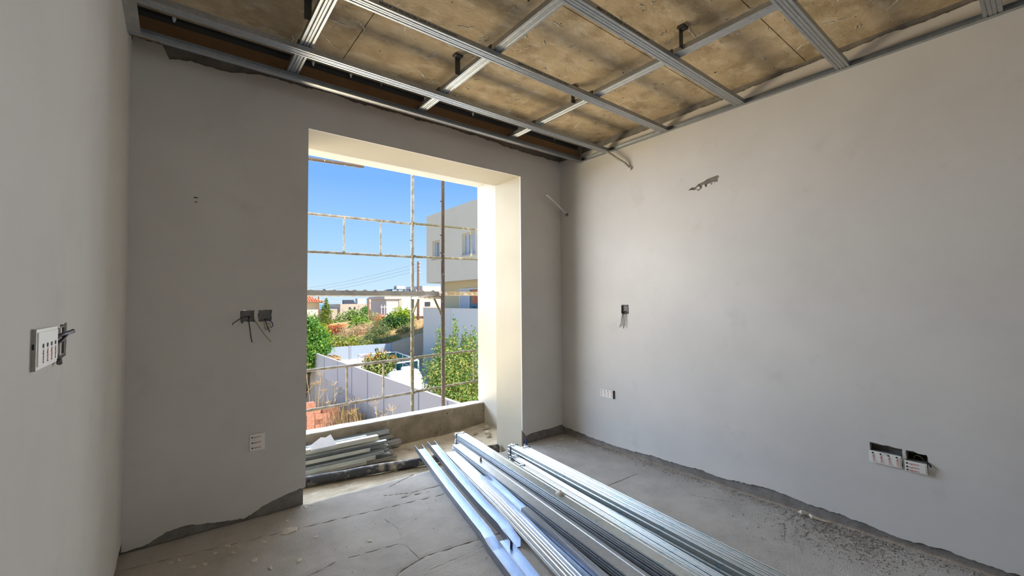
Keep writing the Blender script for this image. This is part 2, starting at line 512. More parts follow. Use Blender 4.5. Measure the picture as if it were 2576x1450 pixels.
holes = [rect(-0.620, -0.478, 0.438, 0.503), roughrect(-0.785, -0.712, 1.163, 1.238, 0.003, 8), roughrect(-2.464, -2.334, 0.405, 0.499, 0.004, 9),
         roughrect(-2.560, -2.480, 0.40, 0.494, 0.005, 10), patch, [(-1.505, 2.086), (-1.512, 2.092), (-1.506, 2.098), (-1.498, 2.093)], [(-1.525, 2.090), (-1.53, 2.096), (-1.524, 2.099)]]
struct('plaster_coat', MB().poly_sheet([outer] + holes, lambda a, b, d: (d, a, b), 0.0, PL), 'plaster', wall_right)
struct('plaster_blob', MB().tube([(0.012, -1.405, 2.084), (0.004, -1.405, 2.084)], [0.017, 0.012], 10), 'plaster', wall_right)

# ---- wall_left
lh = [rect(-1.668, -1.812, 1.152, 1.224)[::-1], rect(-1.606, -1.536, 1.154, 1.224)]
wl = MB().poly_sheet([rect(YB - 0.3, 0.39, -0.4, 2.95)] + lh, lambda a, b, d: (d, a, b), XW - PL, XW - 0.30)
wall_left = struct('wall_left', wl, 'cement', label='pale plastered wall close by on the left')
outer = rag(-3.6, 0, 0.06, 0.014, 0.03, 21) + rag(0, -3.6, 2.66, 0.01, 0.03, 22)  # unseen stretch behind left as dark cement to lessen bounce
holes = [lh[0], roughrect(-1.606, -1.530, 1.150, 1.228, 0.004, 14), [(-1.590, 1.227), (-1.575, 1.243), (-1.560, 1.236), (-1.550, 1.227)][::-1]]
struct('plaster_coat', MB().poly_sheet([outer] + holes[:2], lambda a, b, d: (d, a, b), XW, XW - PL), 'plaster', wall_left)

# ---- wall_rear behind the camera: unseen, dark cement, opening added for the fill lamp
rr = MB().poly_sheet([[(-3.45, -0.4), (-2.6, -0.4), (-2.6, 2.25), (-1.2, 2.25), (-1.2, -0.4), (0.3, -0.4), (0.3, 2.95), (-3.45, 2.95)]], lambda a, b, d: (a, d, b), YB, YB - 0.25)
struct('wall_rear', rr, 'cement', label='unseen bare cement rear wall with an opening added for fill light')

# ---- ceiling: raw concrete slab, shuttering panels leave recessed joints
ceiling = struct('ceiling', MB().box(-3.45, 0.3, YB - 0.3, 0.39, ZS + 0.006, ZS + 0.25), 'slab_joint', label='stained raw concrete slab overhead')
xs = [-3.45, -2.2, 0.3]
ys = [-9.3, -3.32, -2.09, -1.54, -0.32, 0.385]
for i in range(2):
    for j in range(5):
        g = 0.0022
        dz = random.uniform(0, 0.002)
        struct('formwork_panel', MB().box(xs[i] + g, xs[i + 1] - g, ys[j] + g, ys[j + 1] - g, ZS - dz, ZS + 0.008), 'slab_concrete', ceiling)
# lime runs and pits on the slab
dr = MB()
rd = random.Random(5)
for k in range(170):
    x, y = rd.uniform(-3.0, -0.1), rd.uniform(-2.7, -0.35)
    ang = rd.gauss(1.1, 0.7)
    ln = rd.choice((0.015, 0.02, 0.025, 0.03, 0.04, 0.06, 0.09, 0.15))
    n = 10
    left, right = [], []
    for i in range(n):
        u = i / (n - 1)
        cx = x + math.cos(ang) * ln * u + rd.uniform(-0.009, 0.009)
        cy = y + math.sin(ang) * ln * u + rd.uniform(-0.006, 0.006)
        wd = rd.uniform(0.001, 0.0065) * (1 - abs(2 * u - 1) * 0.6)
        left.append((cx - math.sin(ang) * wd, cy + math.cos(ang) * wd))
        right.append((cx + math.sin(ang) * wd, cy - math.cos(ang) * wd))
    lp = left + right[::-1]
    m_ = len(lp)
    dr.add([(a, b, ZS - 0.0035) for a, b in lp] + [(a, b, ZS) for a, b in lp],
           [(i, i + 1, m_ - 2 - i, m_ - 1 - i) for i in range(n - 1)] + [(i, (i + 1) % m_, m_ + (i + 1) % m_, m_ + i) for i in range(m_)])
o = dr.build('lime_streaks', 'lime_drip', ceiling)
o['kind'] = 'stuff'
pt = MB()
for k in range(150):
    x, y, r = rd.uniform(-3.1, -0.05), rd.uniform(-2.8, -0.3), rd.choice((0.0015, 0.002, 0.003, 0.003, 0.005))
    ring = [(x + r * rd.uniform(0.6, 1.5) * math.cos(a_ * 0.785), y + r * rd.uniform(0.6, 1.5) * math.sin(a_ * 0.785), ZS - 0.0024) for a_ in range(8)]
    pt.add(ring + [(a_, b_, ZS) for a_, b_, c_ in ring], [tuple(range(8))] + [(i, (i + 1) % 8, 8 + (i + 1) % 8, 8 + i) for i in range(8)])
o = pt.build('air_pits', 'pit', ceiling)
o['kind'] = 'stuff'

# ---- floor: screed with trowel joints, ending raggedly at the threshold
GROOVES = [([(-3.15, -0.176), (-2.6, -0.262), (-1.877, -0.38), (-1.30, -0.47)], 0.005, 0.0035), ([(-2.35, -1.25), (-2.1, -1.02), (-1.95, -0.985), (-1.644, -1.03), (-1.45, -1.06)], 0.007, 0.005),
           ([(-2.25, -1.38), (-2.0, -1.10), (-1.62, -1.10)], 0.005, 0.004), ([(-1.86, -0.20), (-1.697, -0.277), (-1.45, -0.30)], 0.006, 0.004), ([(-1.80, -0.30), (-1.60, -0.335)], 0.005, 0.004),
           ([(-1.78, -0.10), (-1.55, 0.0)], 0.005, 0.003), ([(-1.98, -0.98), (-1.99, -0.80), (-1.95, -0.66), (-1.97, -0.5)], 0.003, 0.003),
           ([(-0.62, -1.03), (-0.14, -1.042)], 0.004, 0.003), ([(-0.40, -2.05), (-0.20, -1.98), (-0.05, -1.99)], 0.006, 0.004), ([(-0.30, -1.45), (-0.17, -1.70), (-0.16, -1.95)], 0.004, 0.004),
           ([(-0.45, -2.35), (-0.30, -2.12)], 0.004, 0.003), ([(-2.9, -0.9), (-2.3, -0.75), (-2.0, -0.8)], 0.004, 0.002)]
segs = [(np.array(p), np.array(q), w, d) for pts, w, d in GROOVES for p, q in zip(pts, pts[1:])]


def floor_z(x, y):
    z = 0.0022 * noise.noise(Vector((x * 3, y * 3, 0))) + 0.0016 * noise.noise(Vector((x * 17, y * 17, 3))) + 0.0011 * noise.noise(Vector((x * 48, y * 48, 5)))
    for p, q, w, d in segs:
        ex, ey = q - p
        t = max(0.0, min(1.0, ((x - p[0]) * ex + (y - p[1]) * ey) / (ex * ex + ey * ey)))
        dd = math.hypot(x - p[0] - t * ex, y - p[1] - t * ey) + 0.003 * noise.noise(Vector((x * 30, y * 30, 8)))
        if dd < w * 1.6:
            z -= d * max(0.0, 1 - abs(dd) / (w * 1.6))
        elif dd < w * 3:
            z += 0.0012
    return z


def edge_y(x):
    if x < XL or x > XR:
        return 0.0
    e_ = -0.015 + 0.03 * noise.noise(Vector((x * 4, 1, 0))) + 0.012 * noise.noise(Vector((x * 22, 2, 0)))
    if x > -1.1:
        e_ -= 0.05 * (x + 1.1) / 0.6
    return e_

nx = 200
yrow = list(np.linspace(YB - 0.25, -2.75, 16)) + list(np.linspace(-2.73, -0.02, 180)) + [0.0]
fv, ff = [], []
for i in range(nx + 1):
    x = XW - 0.02 + (0.022 - XW) * i / nx
    ey_ = edge_y(x)
    for y in yrow:
        yy = y + (ey_ if y > -0.3 else 0) * max(0, (y + 0.3) / 0.3)
        fv.append((x, yy, floor_z(x, yy)))
    fv.append((x, ey_ + 0.012, -0.02))
    fv.append((x, ey_ + 0.03 + 0.02 * noise.noise(Vector((x * 14, 7, 0))), ZF - 0.01))
ny = len(yrow) + 2
for i in range(nx):
    for j in range(ny - 1):
        a = i * ny + j
        ff.append((a, a + ny, a + ny + 1, a + 1))
fl = MB().add(fv, ff)
floor = fl.build('floor', 'screed', None, True)
tag(floor, 'grey cement screed floor of the room', 'floor', kind='structure')
for gi, (gp, gw, gd) in enumerate(GROOVES):
    line = []
    for p, q in zip(gp, gp[1:]):
        m_ = max(2, int(math.hypot(q[0] - p[0], q[1] - p[1]) / 0.02))
        for k in range(m_):
            line.append((p[0] + (q[0] - p[0]) * k / m_, p[1] + (q[1] - p[1]) * k / m_))
    line.append(gp[-1])
    gv, gf = [], []
    for k, (x, y) in enumerate(line):
        a_, b_ = line[max(0, k - 1)], line[min(len(line) - 1, k + 1)]
        d_ = Vector((b_[0] - a_[0], b_[1] - a_[1])).normalized()
        wob = 0.004 * noise.noise(Vector((x * 25, y * 25, gi)))
        x, y = x - d_.y * wob, y + d_.x * wob
        w_ = gw * (0.35 + 0.35 * abs(noise.noise(Vector((x * 40, y * 40, gi + 5)))))
        z = floor_z(x, y) + gd * 0.6
        gv += [(x - d_.y * w_, y + d_.x * w_, z - 0.001), (x - d_.y * w_ * 0.2, y + d_.x * w_ * 0.2, z + 0.0012 + 0.0012 * abs(noise.noise(Vector((x * 60, y * 60, 2))))), (x + d_.y * w_, y - d_.x * w_, z - 0.012), (x - d_.y * w_, y + d_.x * w_, z - 0.012)]
    for k in range(len(line) - 1):
        for j in range(4):
            gf.append((k * 4 + j, k * 4 + (j + 1) % 4, k * 4 + 4 + (j + 1) % 4, k * 4 + 4 + j))
    MB().add(gv, gf).build('trowel_ridge', 'ridge', floor)


sv, sf = [], []
nx, ny = 130, 60
for i in range(nx + 1):
    for j in range(ny + 1):
        x = -2.66 + 2.53 * i / nx
        y = -0.02 + 1.14 * j / ny
        z = ZF + 0.006 * noise.noise(Vector((x * 4, y * 6, 1))) + 0.006 * noise.noise(Vector((x * 6, y * 26, 2))) + 0.003 * noise.noise(Vector((x * 40, y * 40, 2)))
        if y < 0.2:
            z += 0.03 * (0.2 - y) / 0.2
        if x > -0.62 and y > 0.45:
            z += 0.03 * max(0, (x + 0.62) / 0.4)
        sv.append((x, y, z))
for i in range(nx):
    for j in range(ny):
        a = i * (ny + 1) + j
        sf.append((a, a + ny + 1, a + ny + 2, a + 1))
th = MB().add(sv, sf).build('floor_threshold', 'sand_mortar', None, True)
tag(th, 'sandy unfinished threshold floor in the window recess', 'floor', kind='structure')

# ---- low concrete upstand across the window
up = MB()
nseg = 110
prof = []
for i in range(nseg + 1):
    x = -5.0 + 4.85 * i / nseg
    t = 0.118 + 0.005 * noise.noise(Vector((x * 5, 0, 0))) + 0.002 * noise.noise(Vector((x * 30, 0, 0)))
    yf = 1.115 + 0.006 * noise.noise(Vector((x * 6, 3, 0)))
    prof.append([(x, yf + 0.004, ZF - 0.1), (x, yf, ZF + 0.06), (x, yf + 0.002, t - 0.012), (x, yf + 0.010, t - 0.001)])
for a, b in zip(prof, prof[1:]):
    for k in range(3):
        up.add([a[k], b[k], b[k + 1], a[k + 1]], [(0, 1, 2, 3)])
sill = thing('window_sill_upstand', None, None)
sill['kind'] = 'structure'
sill['label'] = 'low raw concrete upstand across the foot of the window'
up.build('concrete_face', 'raw_concrete', sill, True)
cap = MB()
for a, b in zip(prof, prof[1:]):
    ya, yb = a[3][1], b[3][1]
    za, zb = a[3][2], b[3][2]
    cap.add([a[3], b[3], (b[3][0], 1.15, zb + 0.003), (a[3][0], 1.15, za + 0.003), (b[3][0], 1.285, zb - 0.004), (a[3][0], 1.285, za - 0.004), (b[3][0], 1.285, -0.5), (a[3][0], 1.285, -0.5)],
            [(0, 1, 2, 3), (3, 2, 4, 5), (5, 4, 6, 7)])
cap.build('mortar_cap', 'cap_mortar', sill)
pits = MB()
rd = random.Random(9)
for k in range(46):
    x, z, r = rd.uniform(-2.1, -0.2), rd.uniform(ZF + 0.03, 0.09), rd.choice((0.003, 0.004, 0.005, 0.008))
    pits.tube([(x, 1.122, z), (x, 1.1125, z)], [r, r * 0.7], 7)
o = pits.build('air_pits', 'pit', sill)
o['kind'] = 'stuff'

# ================================================================ CEILING GRID
CD = [(-0.024, 0.026), (-0.03, 0.026), (-0.03, 0.0), (-0.019, 0.0), (-0.015, 0.0035), (-0.011, 0.0), (-0.002, 0.0), (0, 0.002), (0.002, 0.0), (0.011, 0.0), (0.015, 0.0035), (0.019, 0.0), (0.03, 0.0), (0.03, 0.026), (0.024, 0.026)]
UX, UY, UZ = Vector((1, 0, 0)), Vector((0, 1, 0)), Vector((0, 0, 1))


def lettering(text, size, loc, xdir, zdir, m, parent, name='printed_lettering', depth=0.0004):
    cu = bpy.data.curves.new('txt', 'FONT')
    cu.body = text
    cu.size = size
    cu.extrude = depth
    cu.resolution_u = 1
    tmp = bpy.data.objects.new('txt', cu)
    COL.objects.link(tmp)
    dg = bpy.context.evaluated_depsgraph_get()
    me = bpy.data.meshes.new_from_object(tmp.evaluated_get(dg))
    bpy.data.objects.remove(tmp)
    bpy.data.curves.remove(cu)
    xd, zd = Vector(xdir).normalized(), Vector(zdir).normalized()
    nd = xd.cross(zd)
    M4 = Matrix(((xd.x, zd.x, nd.x), (xd.y, zd.y, nd.y), (xd.z, zd.z, nd.z))).to_4x4()
    off = Vector(loc)
    p = parent
    while p is not None:
        off -= p.location
        p = p.parent
    M4.translation = off
    me.transform(M4)
    me.materials.clear()
    me.materials.append(MATS[m])
    o = bpy.data.objects.new(name, me)
    COL.objects.link(o)
    if parent:
        o.parent = parent
    return o

cross = [(-0.60, 'steel ceiling profile nearest the window wall, above the curtain recess'),
         (-1.162, 'second steel cross profile from the window, with black print on its side'),
         (-1.722, 'third steel cross profile from the window, over the middle of the room'),
         (-2.28, 'fourth steel cross profile from the window, meeting the right wall'),
         (-2.84, 'steel cross profile at the top right corner of the view')]
for y, lab in cross:
    t = thing('cross_profile', lab, 'ceiling profile', (-1.6, y, ZT), 'cross profiles of the ceiling grid')
    MB().section(CD, 0.0012, (XW + 0.03, y, ZT + 0.001), (-0.004, y, ZT + 0.001), UY, UZ).build('channel', 'galvanized', t)
    if y in (-1.162, -1.722):
        x = XW + 0.1
        while x < -0.9:
            lettering('KNAUF CD PROFILE EN 14195 A1/100 60125/0,5/4000', 0.017, (x, y - 0.0316, ZT + 0.009), UX, UZ, 'print_ink', t)
            x += 0.78
carr = [(-2.445, 'steel carrying profile on the left, hung from the slab'), (-1.638, 'middle steel carrying profile running out from the window'),
        (-0.838, 'steel carrying profile nearest the right wall')]
for x, lab in carr:
    t = thing('carrying_profile', lab, 'ceiling profile', (x, -2, ZT + 0.028), 'carrying profiles of the ceiling grid')
    MB().section(CD, 0.0012, (x, -4.6, ZT + 0.029), (x, YT - 0.004, ZT + 0.029), UX, UZ).build('channel', 'galvanized', t)
    for y, _l in cross:
        c = MB().section([(-0.0325, 0.020), (-0.0325, 0.058), (0.0325, 0.058), (0.0325, 0.020)], 0.0012, (x, y - 0.02, ZT), (x, y + 0.02, ZT), UX, UZ)
        c.build('cross_clip', 'hanger_steel', t)
# hangers
hang = [(-1.638, -0.86, 'black hanger bracket left of the middle carrying profile near the window'), (-0.838, -1.02, 'black hanger bracket on the profile nearest the right wall, close to the window'),
        (-0.838, -1.80, 'black hanger bracket on the profile nearest the right wall, further from the window'), (-2.445, -0.85, 'black hanger bracket cut by the top edge above the left profile'),
        (-1.638, -2.3, None), (-2.445, -2.0, None), (-0.838, -2.7, None)]
for x, y, lab in hang:
    if lab is None:
        continue
    t = thing('hanger_bracket', lab, 'bracket', (x - 0.036, y, ZT + 0.05), 'hanger brackets of the ceiling grid')
    MB().section([(-0.016, 0.004), (-0.016, 0.0), (0.016, 0.0), (0.016, 0.004)], 0.0015, (x - 0.040, y, ZT + 0.032), (x - 0.040, y, ZS - 0.003), UX, UY).build('strap_leg', 'hanger_steel', t)
    p = MB().box(x - 0.072, x - 0.022, y - 0.030, y + 0.006, ZS - 0.014, ZS - 0.003)
    pl_ = p.build('fixing_plate', 'hanger_steel', t)
    MB().lathe([(0.006, ZS - 0.018), (0.006, ZS - 0.013)], 8, (x - 0.046, y - 0.014, 0)).build('screw_head', 'galvanized', pl_)

# perimeter tracks
UD = [(0.028, 0.0), (0.0, 0.0), (0.0, 0.027), (0.028, 0.027)]
t = MB().section(UD, 0.0012, (-0.0002, YB + 0.02, ZT), (-0.0002, YT, ZT), -UX, UZ).build('wall_track', 'galvanized')
tag(t, 'thin steel track along the top of the right wall', 'ceiling track')
t = MB().section([(0.05, 0), (0, 0), (0, 0.04)], 0.0012, (XW + 0.0002, YB + 0.02, ZT), (XW + 0.0002, YT, ZT), UX, UZ).build('wall_track', 'galvanized_dusty')
tag(t, 'wide steel track along the top of the left wall', 'ceiling track')
t = thing('recess_track', 'steel edge track of the curtain recess in front of the window wall', 'ceiling track', (-1.5, YT, ZT))
MB().section([(0.030, 0.0), (0.0, 0.0), (0.0, 0.027), (0.030, 0.027)], 0.0012, (XW + 0.002, YT + 0.001, ZT - 0.001), (-0.001, YT + 0.001, ZT - 0.001), -UY, UZ).build('channel', 'galvanized', t)
MB().box(XW + 0.12, -0.002, YT + 0.0015, YT + 0.004, ZT - 0.004, ZT + 0.01).build('edge_bead', 'galvanized_bright', t)
t = thing('recess_board', 'brown paper-backed board closing the curtain recess above the track', 'gypsum board', (-1.5, YT + 0.01, ZT))
MB().box(XW + 0.004, -0.03, YT + 0.005, YT + 0.0175, ZT, ZS - 0.035).build('board', 'board_paper', t)
MB().section([(0.0, -0.028), (0.0, 0.0), (-0.03, 0.0)], 0.001, (XW + 0.004, YT + 0.0185, ZS - 0.002), (-0.03, YT + 0.0185, ZS - 0.002), UY, UZ).build('top_track', 'hanger_steel', t)
for x in (-2.98, -2.33, -2.11, -1.6, -1.2, -0.75):
    MB().lathe([(0.009, 0), (0.006, -0.012), (0.004, -0.02)], 8, (x, YT - 0.004, ZS - 0.003)).build('anchor_plug', 'gypsum', t)
MB().box(-0.034, -0.028, YT - 0.03, YT + 0.02, ZT, ZS - 0.01).build('end_stud', 'galvanized_dusty', t)

# ================================================================ CONDUITS ON THE RIGHT WALL
t = thing('flexible_conduit', 'short grey flexible conduit curling from the right wall up to the ceiling track', 'conduit', (0, -0.81, 2.38))
P0 = [(-0.002, -0.822, 2.375), (-0.014, -0.815, 2.392), (-0.028, -0.798, 2.418), (-0.038, -0.765, 2.445), (-0.043, -0.72, 2.482), (-0.047, -0.67, 2.525), (-0.05, -0.625, 2.562)]
pts, rs = [], []
for a, b in zip(P0, P0[1:]):
    for k in range(7):
        pts.append(Vector(a).lerp(Vector(b), k / 7))
        rs.append(0.0085 if k % 2 else 0.0102)
pts.append(Vector(P0[-1])); rs.append(0.0095)
MB().tube(pts, rs, 10).build('corrugated_tube', 'conduit_grey', t, True)
MB().tube([(-0.0498, -0.629, 2.559), (-0.0502, -0.6235, 2.5632)], 0.0065, 10).build('open_end', 'pit', t)
MB().tube([(-0.001, -0.83, 2.37), (-0.012, -0.822, 2.378)], [0.02, 0.012], 9).build('mortar_collar', 'plaster', t)
t = thing('straight_conduit', 'thin white conduit stub poking out of the right wall near the corner', 'conduit', (0, -0.094, 2.11))
MB().tube([(0.0, -0.094, 2.108), (-0.29, -0.112, 2.262)], 0.0085, 10).build('tube', 'conduit_white', t, True)
MB().tube([(-0.289, -0.112, 2.2615), (-0.2915, -0.1122, 2.2629)], 0.0058, 10).build('open_end', 'pit', t)
MB().tube([(-0.001, -0.094, 2.105), (-0.02, -0.095, 2.117)], [0.018, 0.010], 9).build('mortar_collar', 'cement', t)

# ================================================================ ELECTRICAL BOXES


def wall_frame(wall):
    if wall == 'right':
        return lambda a, b, d: (-d, a, b)          # a = y, b = z, d = out of the wall
    if wall == 'left':
        return lambda a, b, d: (XW + d, a, b)
    return lambda a, b, d: (a, -d, b)              # back: a = x


def fbox(F, a0, a1, b0, b1, d0, d1):
    p = [F(a0, b0, d0), F(a1, b0, d0), F(a1, b1, d0), F(a0, b1, d0), F(a0, b0, d1), F(a1, b0, d1), F(a1, b1, d1), F(a0, b1, d1)]
    return MB().add(p, [(0, 3, 2, 1), (4, 5, 6, 7), (0, 1, 5, 4), (1, 2, 6, 5), (2, 3, 7, 6), (3, 0, 4, 7)])


def open_box(F, a0, a1, b0, b1, depth, lip, th=0.002):
    m = MB()
    for q in (fbox(F, a0, a1, b0, b0 + th, -depth, lip), fbox(F, a0, a1, b1 - th, b1, -depth, lip), fbox(F, a0, a0 + th, b0, b1, -depth, lip),
              fbox(F, a1 - th, a1, b0, b1, -depth, lip), fbox(F, a0, a1, b0, b1, -depth, -depth + th)):
        m.add(q.v, q.f)
    return m


def wire(F, pts, r, m, parent, name='wire'):
    P = [Vector(F(*p)) for p in pts]
    out = []
    n = len(P)
    for i in range(n - 1):
        p0, p1, p2, p3 = P[max(i - 1, 0)], P[i], P[i + 1], P[min(i + 2, n - 1)]
        for k in range(6):
            u = k / 6
            out.append(0.5 * ((2 * p1) + (-p0 + p2) * u + (2 * p0 - 5 * p1 + 4 * p2 - p3) * u * u + (-p0 + 3 * p1 - 3 * p2 + p3) * u ** 3))
    out.append(P[-1])
    return MB().tube(out, r, 6).build(name, m, parent, True)


def covered_box(name, label, wall, a0, a1, b0, b1, lip, marks, vertical, tilt=0.0, depth=0.04, ts=0.013):
    """back box with its printed cream protection cover; marks = positions of the red brand prints"""
    F0 = wall_frame(wall)

    def F(a, b, d):
        return F0(a, b, d + tilt * (b - b0))
    t = thing(name, label, 'socket box', F0((a0 + a1) / 2, b0, 0))
    lo, hi = min(a0, a1), max(a0, a1)
    open_box(F0, lo + 0.003, hi - 0.003, b0 + 0.003, b1 - 0.003, depth, 0.0).build('back_box', 'box_plastic', t)
    cov = MB()
    q = fbox(F, lo, hi, b0, b1, lip - 0.003, lip)
    cov.add(q.v, q.f)
    ins = 0.006
    q = fbox(F, lo + ins, hi - ins, b0 + ins, b1 - ins, lip, lip + 0.0018)
    cov.add(q.v, q.f)
    cv = cov.build('cover', 'cream_plastic', t)
    sgn = 1 if wall in ('left', 'back') else -1
    if wall == 'right':
        adir = Vector((0, -1, 0))
    elif wall == 'left':
        adir = Vector((0, 1, 0))
    else:
        adir = Vector((1, 0, 0))
    d = lip + 0.0023
    for (a, b) in marks:
        if vertical:
            lettering('legrand', ts, F(a, b, d), -UZ, adir, 'red_ink', cv, 'brand_print')
            q = Vector(F(a, b + 0.006, d))
        else:
            lettering('legrand', 0.013, F(a, b, d), adir, UZ, 'red_ink', cv, 'brand_print')
            q = Vector(F(a, b + 0.003, d)) - adir * 0.006
        nrm = Vector(F0(0, 0, 1)) - Vector(F0(0, 0, 0))
        MB().tube([q, q + nrm * 0.0006], 0.0042, 10).build('brand_dot', 'black_ink', cv)
    return t, cv, F

# right wall, low, near the corner
t, cv, F = covered_box('socket_box', 'cream socket box cover low on the right wall near the corner', 'right', -0.478, -0.620, 0.438, 0.503, 0.006,
                       [(-0.492 - 0.036 * k, 0.486) for k in range(4)], True)
fbox(F, -0.628, -0.621, 0.436, 0.505, 0.0, 0.012).build('end_flap', 'box_dark', t)
# right wall, low, far right: two covers hanging below their ragged holes
t, cv, F = covered_box('socket_box', 'long cream socket box cover on the right wall with open cavity above it', 'right', -2.332, -2.464, 0.400, 0.463, 0.012,
                       [(-2.350 - 0.032 * k, 0.447) for k in range(4)], True, tilt=0.10)
for k, (a, b) in enumerate(((-2.3935, 0.462), (-2.403, 0.462))):
    fbox(F, a - 0.004, a + 0.004, b - 0.008, b, 0.0145, 0.016).build('clip', 'gypsum', cv)
F0 = wall_frame('right')
fbox(F0, -2.462, -2.338, 0.41, 0.495, -0.055, -0.052).build('cavity_back', 'box_plastic', t)
t, cv, F = covered_box('socket_box', 'small cream socket box cover beside the long one on the right wall', 'right', -2.476, -2.560, 0.397, 0.452, 0.016,
                       [(-2.492, 0.436), (-2.492, 0.418), (-2.492, 0.402)], False, tilt=0.16)
fbox(F0, -2.556, -2.483, 0.41, 0.49, -0.055, -0.052).build('cavity_back', 'box_dark', t)
wire(F0, [(-2.50, 0.44, -0.04), (-2.51, 0.47, -0.03), (-2.53, 0.472, -0.02), (-2.545, 0.45, -0.03)], 0.0018, 'wire_green', t)
wire(F0, [(-2.555, 0.46, -0.02), (-2.566, 0.45, 0.006), (-2.572, 0.438, 0.006)], 0.004, 'wire_black', t)
# back wall, low
t, cv, F = covered_box('socket_box', 'square cream socket box cover low on the window wall', 'back', -2.598, -2.518, 0.394, 0.494, 0.005,
                       [(-2.580, 0.472), (-2.578, 0.440), (-2.578, 0.410)], False)
fbox(F, -2.588, -2.562, 0.4545, 0.458, 0.0068, 0.0085).build('clip', 'gypsum', cv)

# right wall, switch height
F0 = wall_frame('right')
t = thing('switch_box', 'grey junction box with dangling wires halfway up the right wall', 'junction box', (0, -0.75, 1.16))
open_box(F0, -0.783, -0.714, 1.165, 1.236, 0.03, 0.003, 0.003).build('back_box', 'box_plastic', t)
fbox(F0, -0.780, -0.717, 1.168, 1.233, -0.020, -0.012).build('mud_fill', 'box_plastic', t)
for b in (1.172, 1.19, 1.21, 1.228):
    fbox(F0, -0.786, -0.780, b - 0.003, b + 0.003, 0.0, 0.004).build('lug', 'box_dark', t)
for k, (dx, col) in enumerate(((0.0, 'wire_black'), (0.006, 'wire_brown'), (-0.006, 'wire_black'))):
    wire(F0, [(-0.745 + dx, 1.185, -0.01), (-0.744 + dx, 1.168, 0.014), (-0.741 + dx * 1.8, 1.13, 0.02), (-0.738 + dx * 2.4, 1.09, 0.018), (-0.728 + dx * 3.2, 1.058 - 0.008 * k, 0.022)], 0.0024, col, t)

# back wall pair
F0 = wall_frame('back')
t = thing('switch_box', 'left of two grey junction boxes on the window wall, with long loose wires', 'junction box', (-2.617, 0, 1.163))
open_box(F0, -2.650, -2.583, 1.165, 1.230, 0.03, 0.003, 0.003).build('back_box', 'box_plastic', t)
fbox(F0, -2.647, -2.586, 1.168, 1.227, -0.018, -0.006).build('mud_fill', 'box_plastic', t)
wire(F0, [(-2.607, 1.185, -0.006), (-2.612, 1.196, 0.02), (-2.640, 1.192, 0.03), (-2.665, 1.176, 0.03), (-2.690, 1.158, 0.032), (-2.692, 1.148, 0.03)], 0.0026, 'wire_black', t)
wire(F0, [(-2.606, 1.185, -0.006), (-2.612, 1.195, 0.018), (-2.613, 1.17, 0.028), (-2.606, 1.12, 0.03), (-2.600, 1.07, 0.03), (-2.594, 1.042, 0.03)], 0.0026, 'wire_black', t)
wire(F0, [(-2.600, 1.195, -0.006), (-2.588, 1.184, 0.012), (-2.560, 1.135, 0.018), (-2.528, 1.083, 0.02), (-2.494, 1.038, 0.02)], 0.0016, 'wire_green', t)
wire(F0, [(-2.640, 1.172, 0.0), (-2.645, 1.163, 0.012), (-2.640, 1.157, 0.012)], 0.005, 'box_plastic', t, 'tube_end')
t = thing('switch_box', 'right of two grey junction boxes on the window wall, with curled wires', 'junction box', (-2.526, 0, 1.163))
open_box(F0, -2.559, -2.492, 1.165, 1.230, 0.03, 0.003, 0.003).build('back_box', 'box_plastic', t)
fbox(F0, -2.556, -2.495, 1.168, 1.227, -0.018, -0.006).build('mud_fill', 'box_plastic', t)
fbox(F0, -2.533, -2.530, 1.196, 1.202, -0.006, -0.0045).build('screw_hole', 'box_dark', t)
wire(F0, [(-2.530, 1.178, -0.004), (-2.533, 1.160, 0.02), (-2.530, 1.135, 0.026), (-2.528, 1.118, 0.028), (-2.522, 1.112, 0.028), (-2.517, 1.118, 0.03), (-2.523, 1.126, 0.03), (-2.527, 1.121, 0.03)], 0.0018, 'wire_green', t)
wire(F0, [(-2.525, 1.178, -0.004), (-2.523, 1.160, 0.02), (-2.517, 1.135, 0.026), (-2.507, 1.110, 0.03), (-2.504, 1.098, 0.03)], 0.0032, 'wire_brown', t)
wire(F0, [(-2.520, 1.176, -0.004), (-2.508, 1.170, 0.02), (-2.490, 1.155, 0.028), (-2.487, 1.138, 0.03), (-2.494, 1.128, 0.03), (-2.502, 1.126, 0.03)], 0.0022, 'wire_blue', t)
wire(F0, [(-2.518, 1.150, 0.02), (-2.502, 1.152, 0.02), (-2.500, 1.146, 0.022), (-2.508, 1.128, 0.024), (-2.516, 1.116, 0.026)], 0.0015, 'wire_green', t)

# left wall: long cover with print, open cavity and dark sleeves beside it
t, cv, F = covered_box('switch_box', 'long cream box cover on the left wall with red printed columns', 'left', -1.840, -1.668, 1.152, 1.226, 0.006,
                       [(-1.80 + 0.034 * k, 1.188) for k in range(4)], True, depth=0.03, ts=0.009)
F0 = wall_frame('left')
fbox(F0, -1.843, -1.840, 1.151, 1.227, 0.0, 0.006).build('side_flange', 'conduit_grey', t)
fbox(F0, -1.8436, -1.843, 1.19, 1.20, 0.001, 0.004).build('side_mark', 'black_ink', t)
t = thing('wall_cavity_box', 'open chiselled box cavity on the left wall with dark sleeves crossing it', 'junction box', (XW, -1.57, 1.15))
open_box(F0, -1.604, -1.538, 1.156, 1.222, 0.045, -0.002, 0.003).build('back_box', 'box_plastic', t)
fbox(F0, -1.60, -1.592, 1.158, 1.22, -0.02, 0.001).build('cream_divider', 'cream_plastic', t)
fbox(F0, -1.655, -1.608, 1.150, 1.220, 0.0003, 0.0012).build('mortar_smear', 'cement', t)
wire(F0, [(-1.665, 1.203, 0.004), (-1.65, 1.207, 0.011), (-1.63, 1.209, 0.016), (-1.610, 1.212, 0.021)], [0.0042] * 18 + [0.005], 'sleeve_violet', t, 'sleeve')
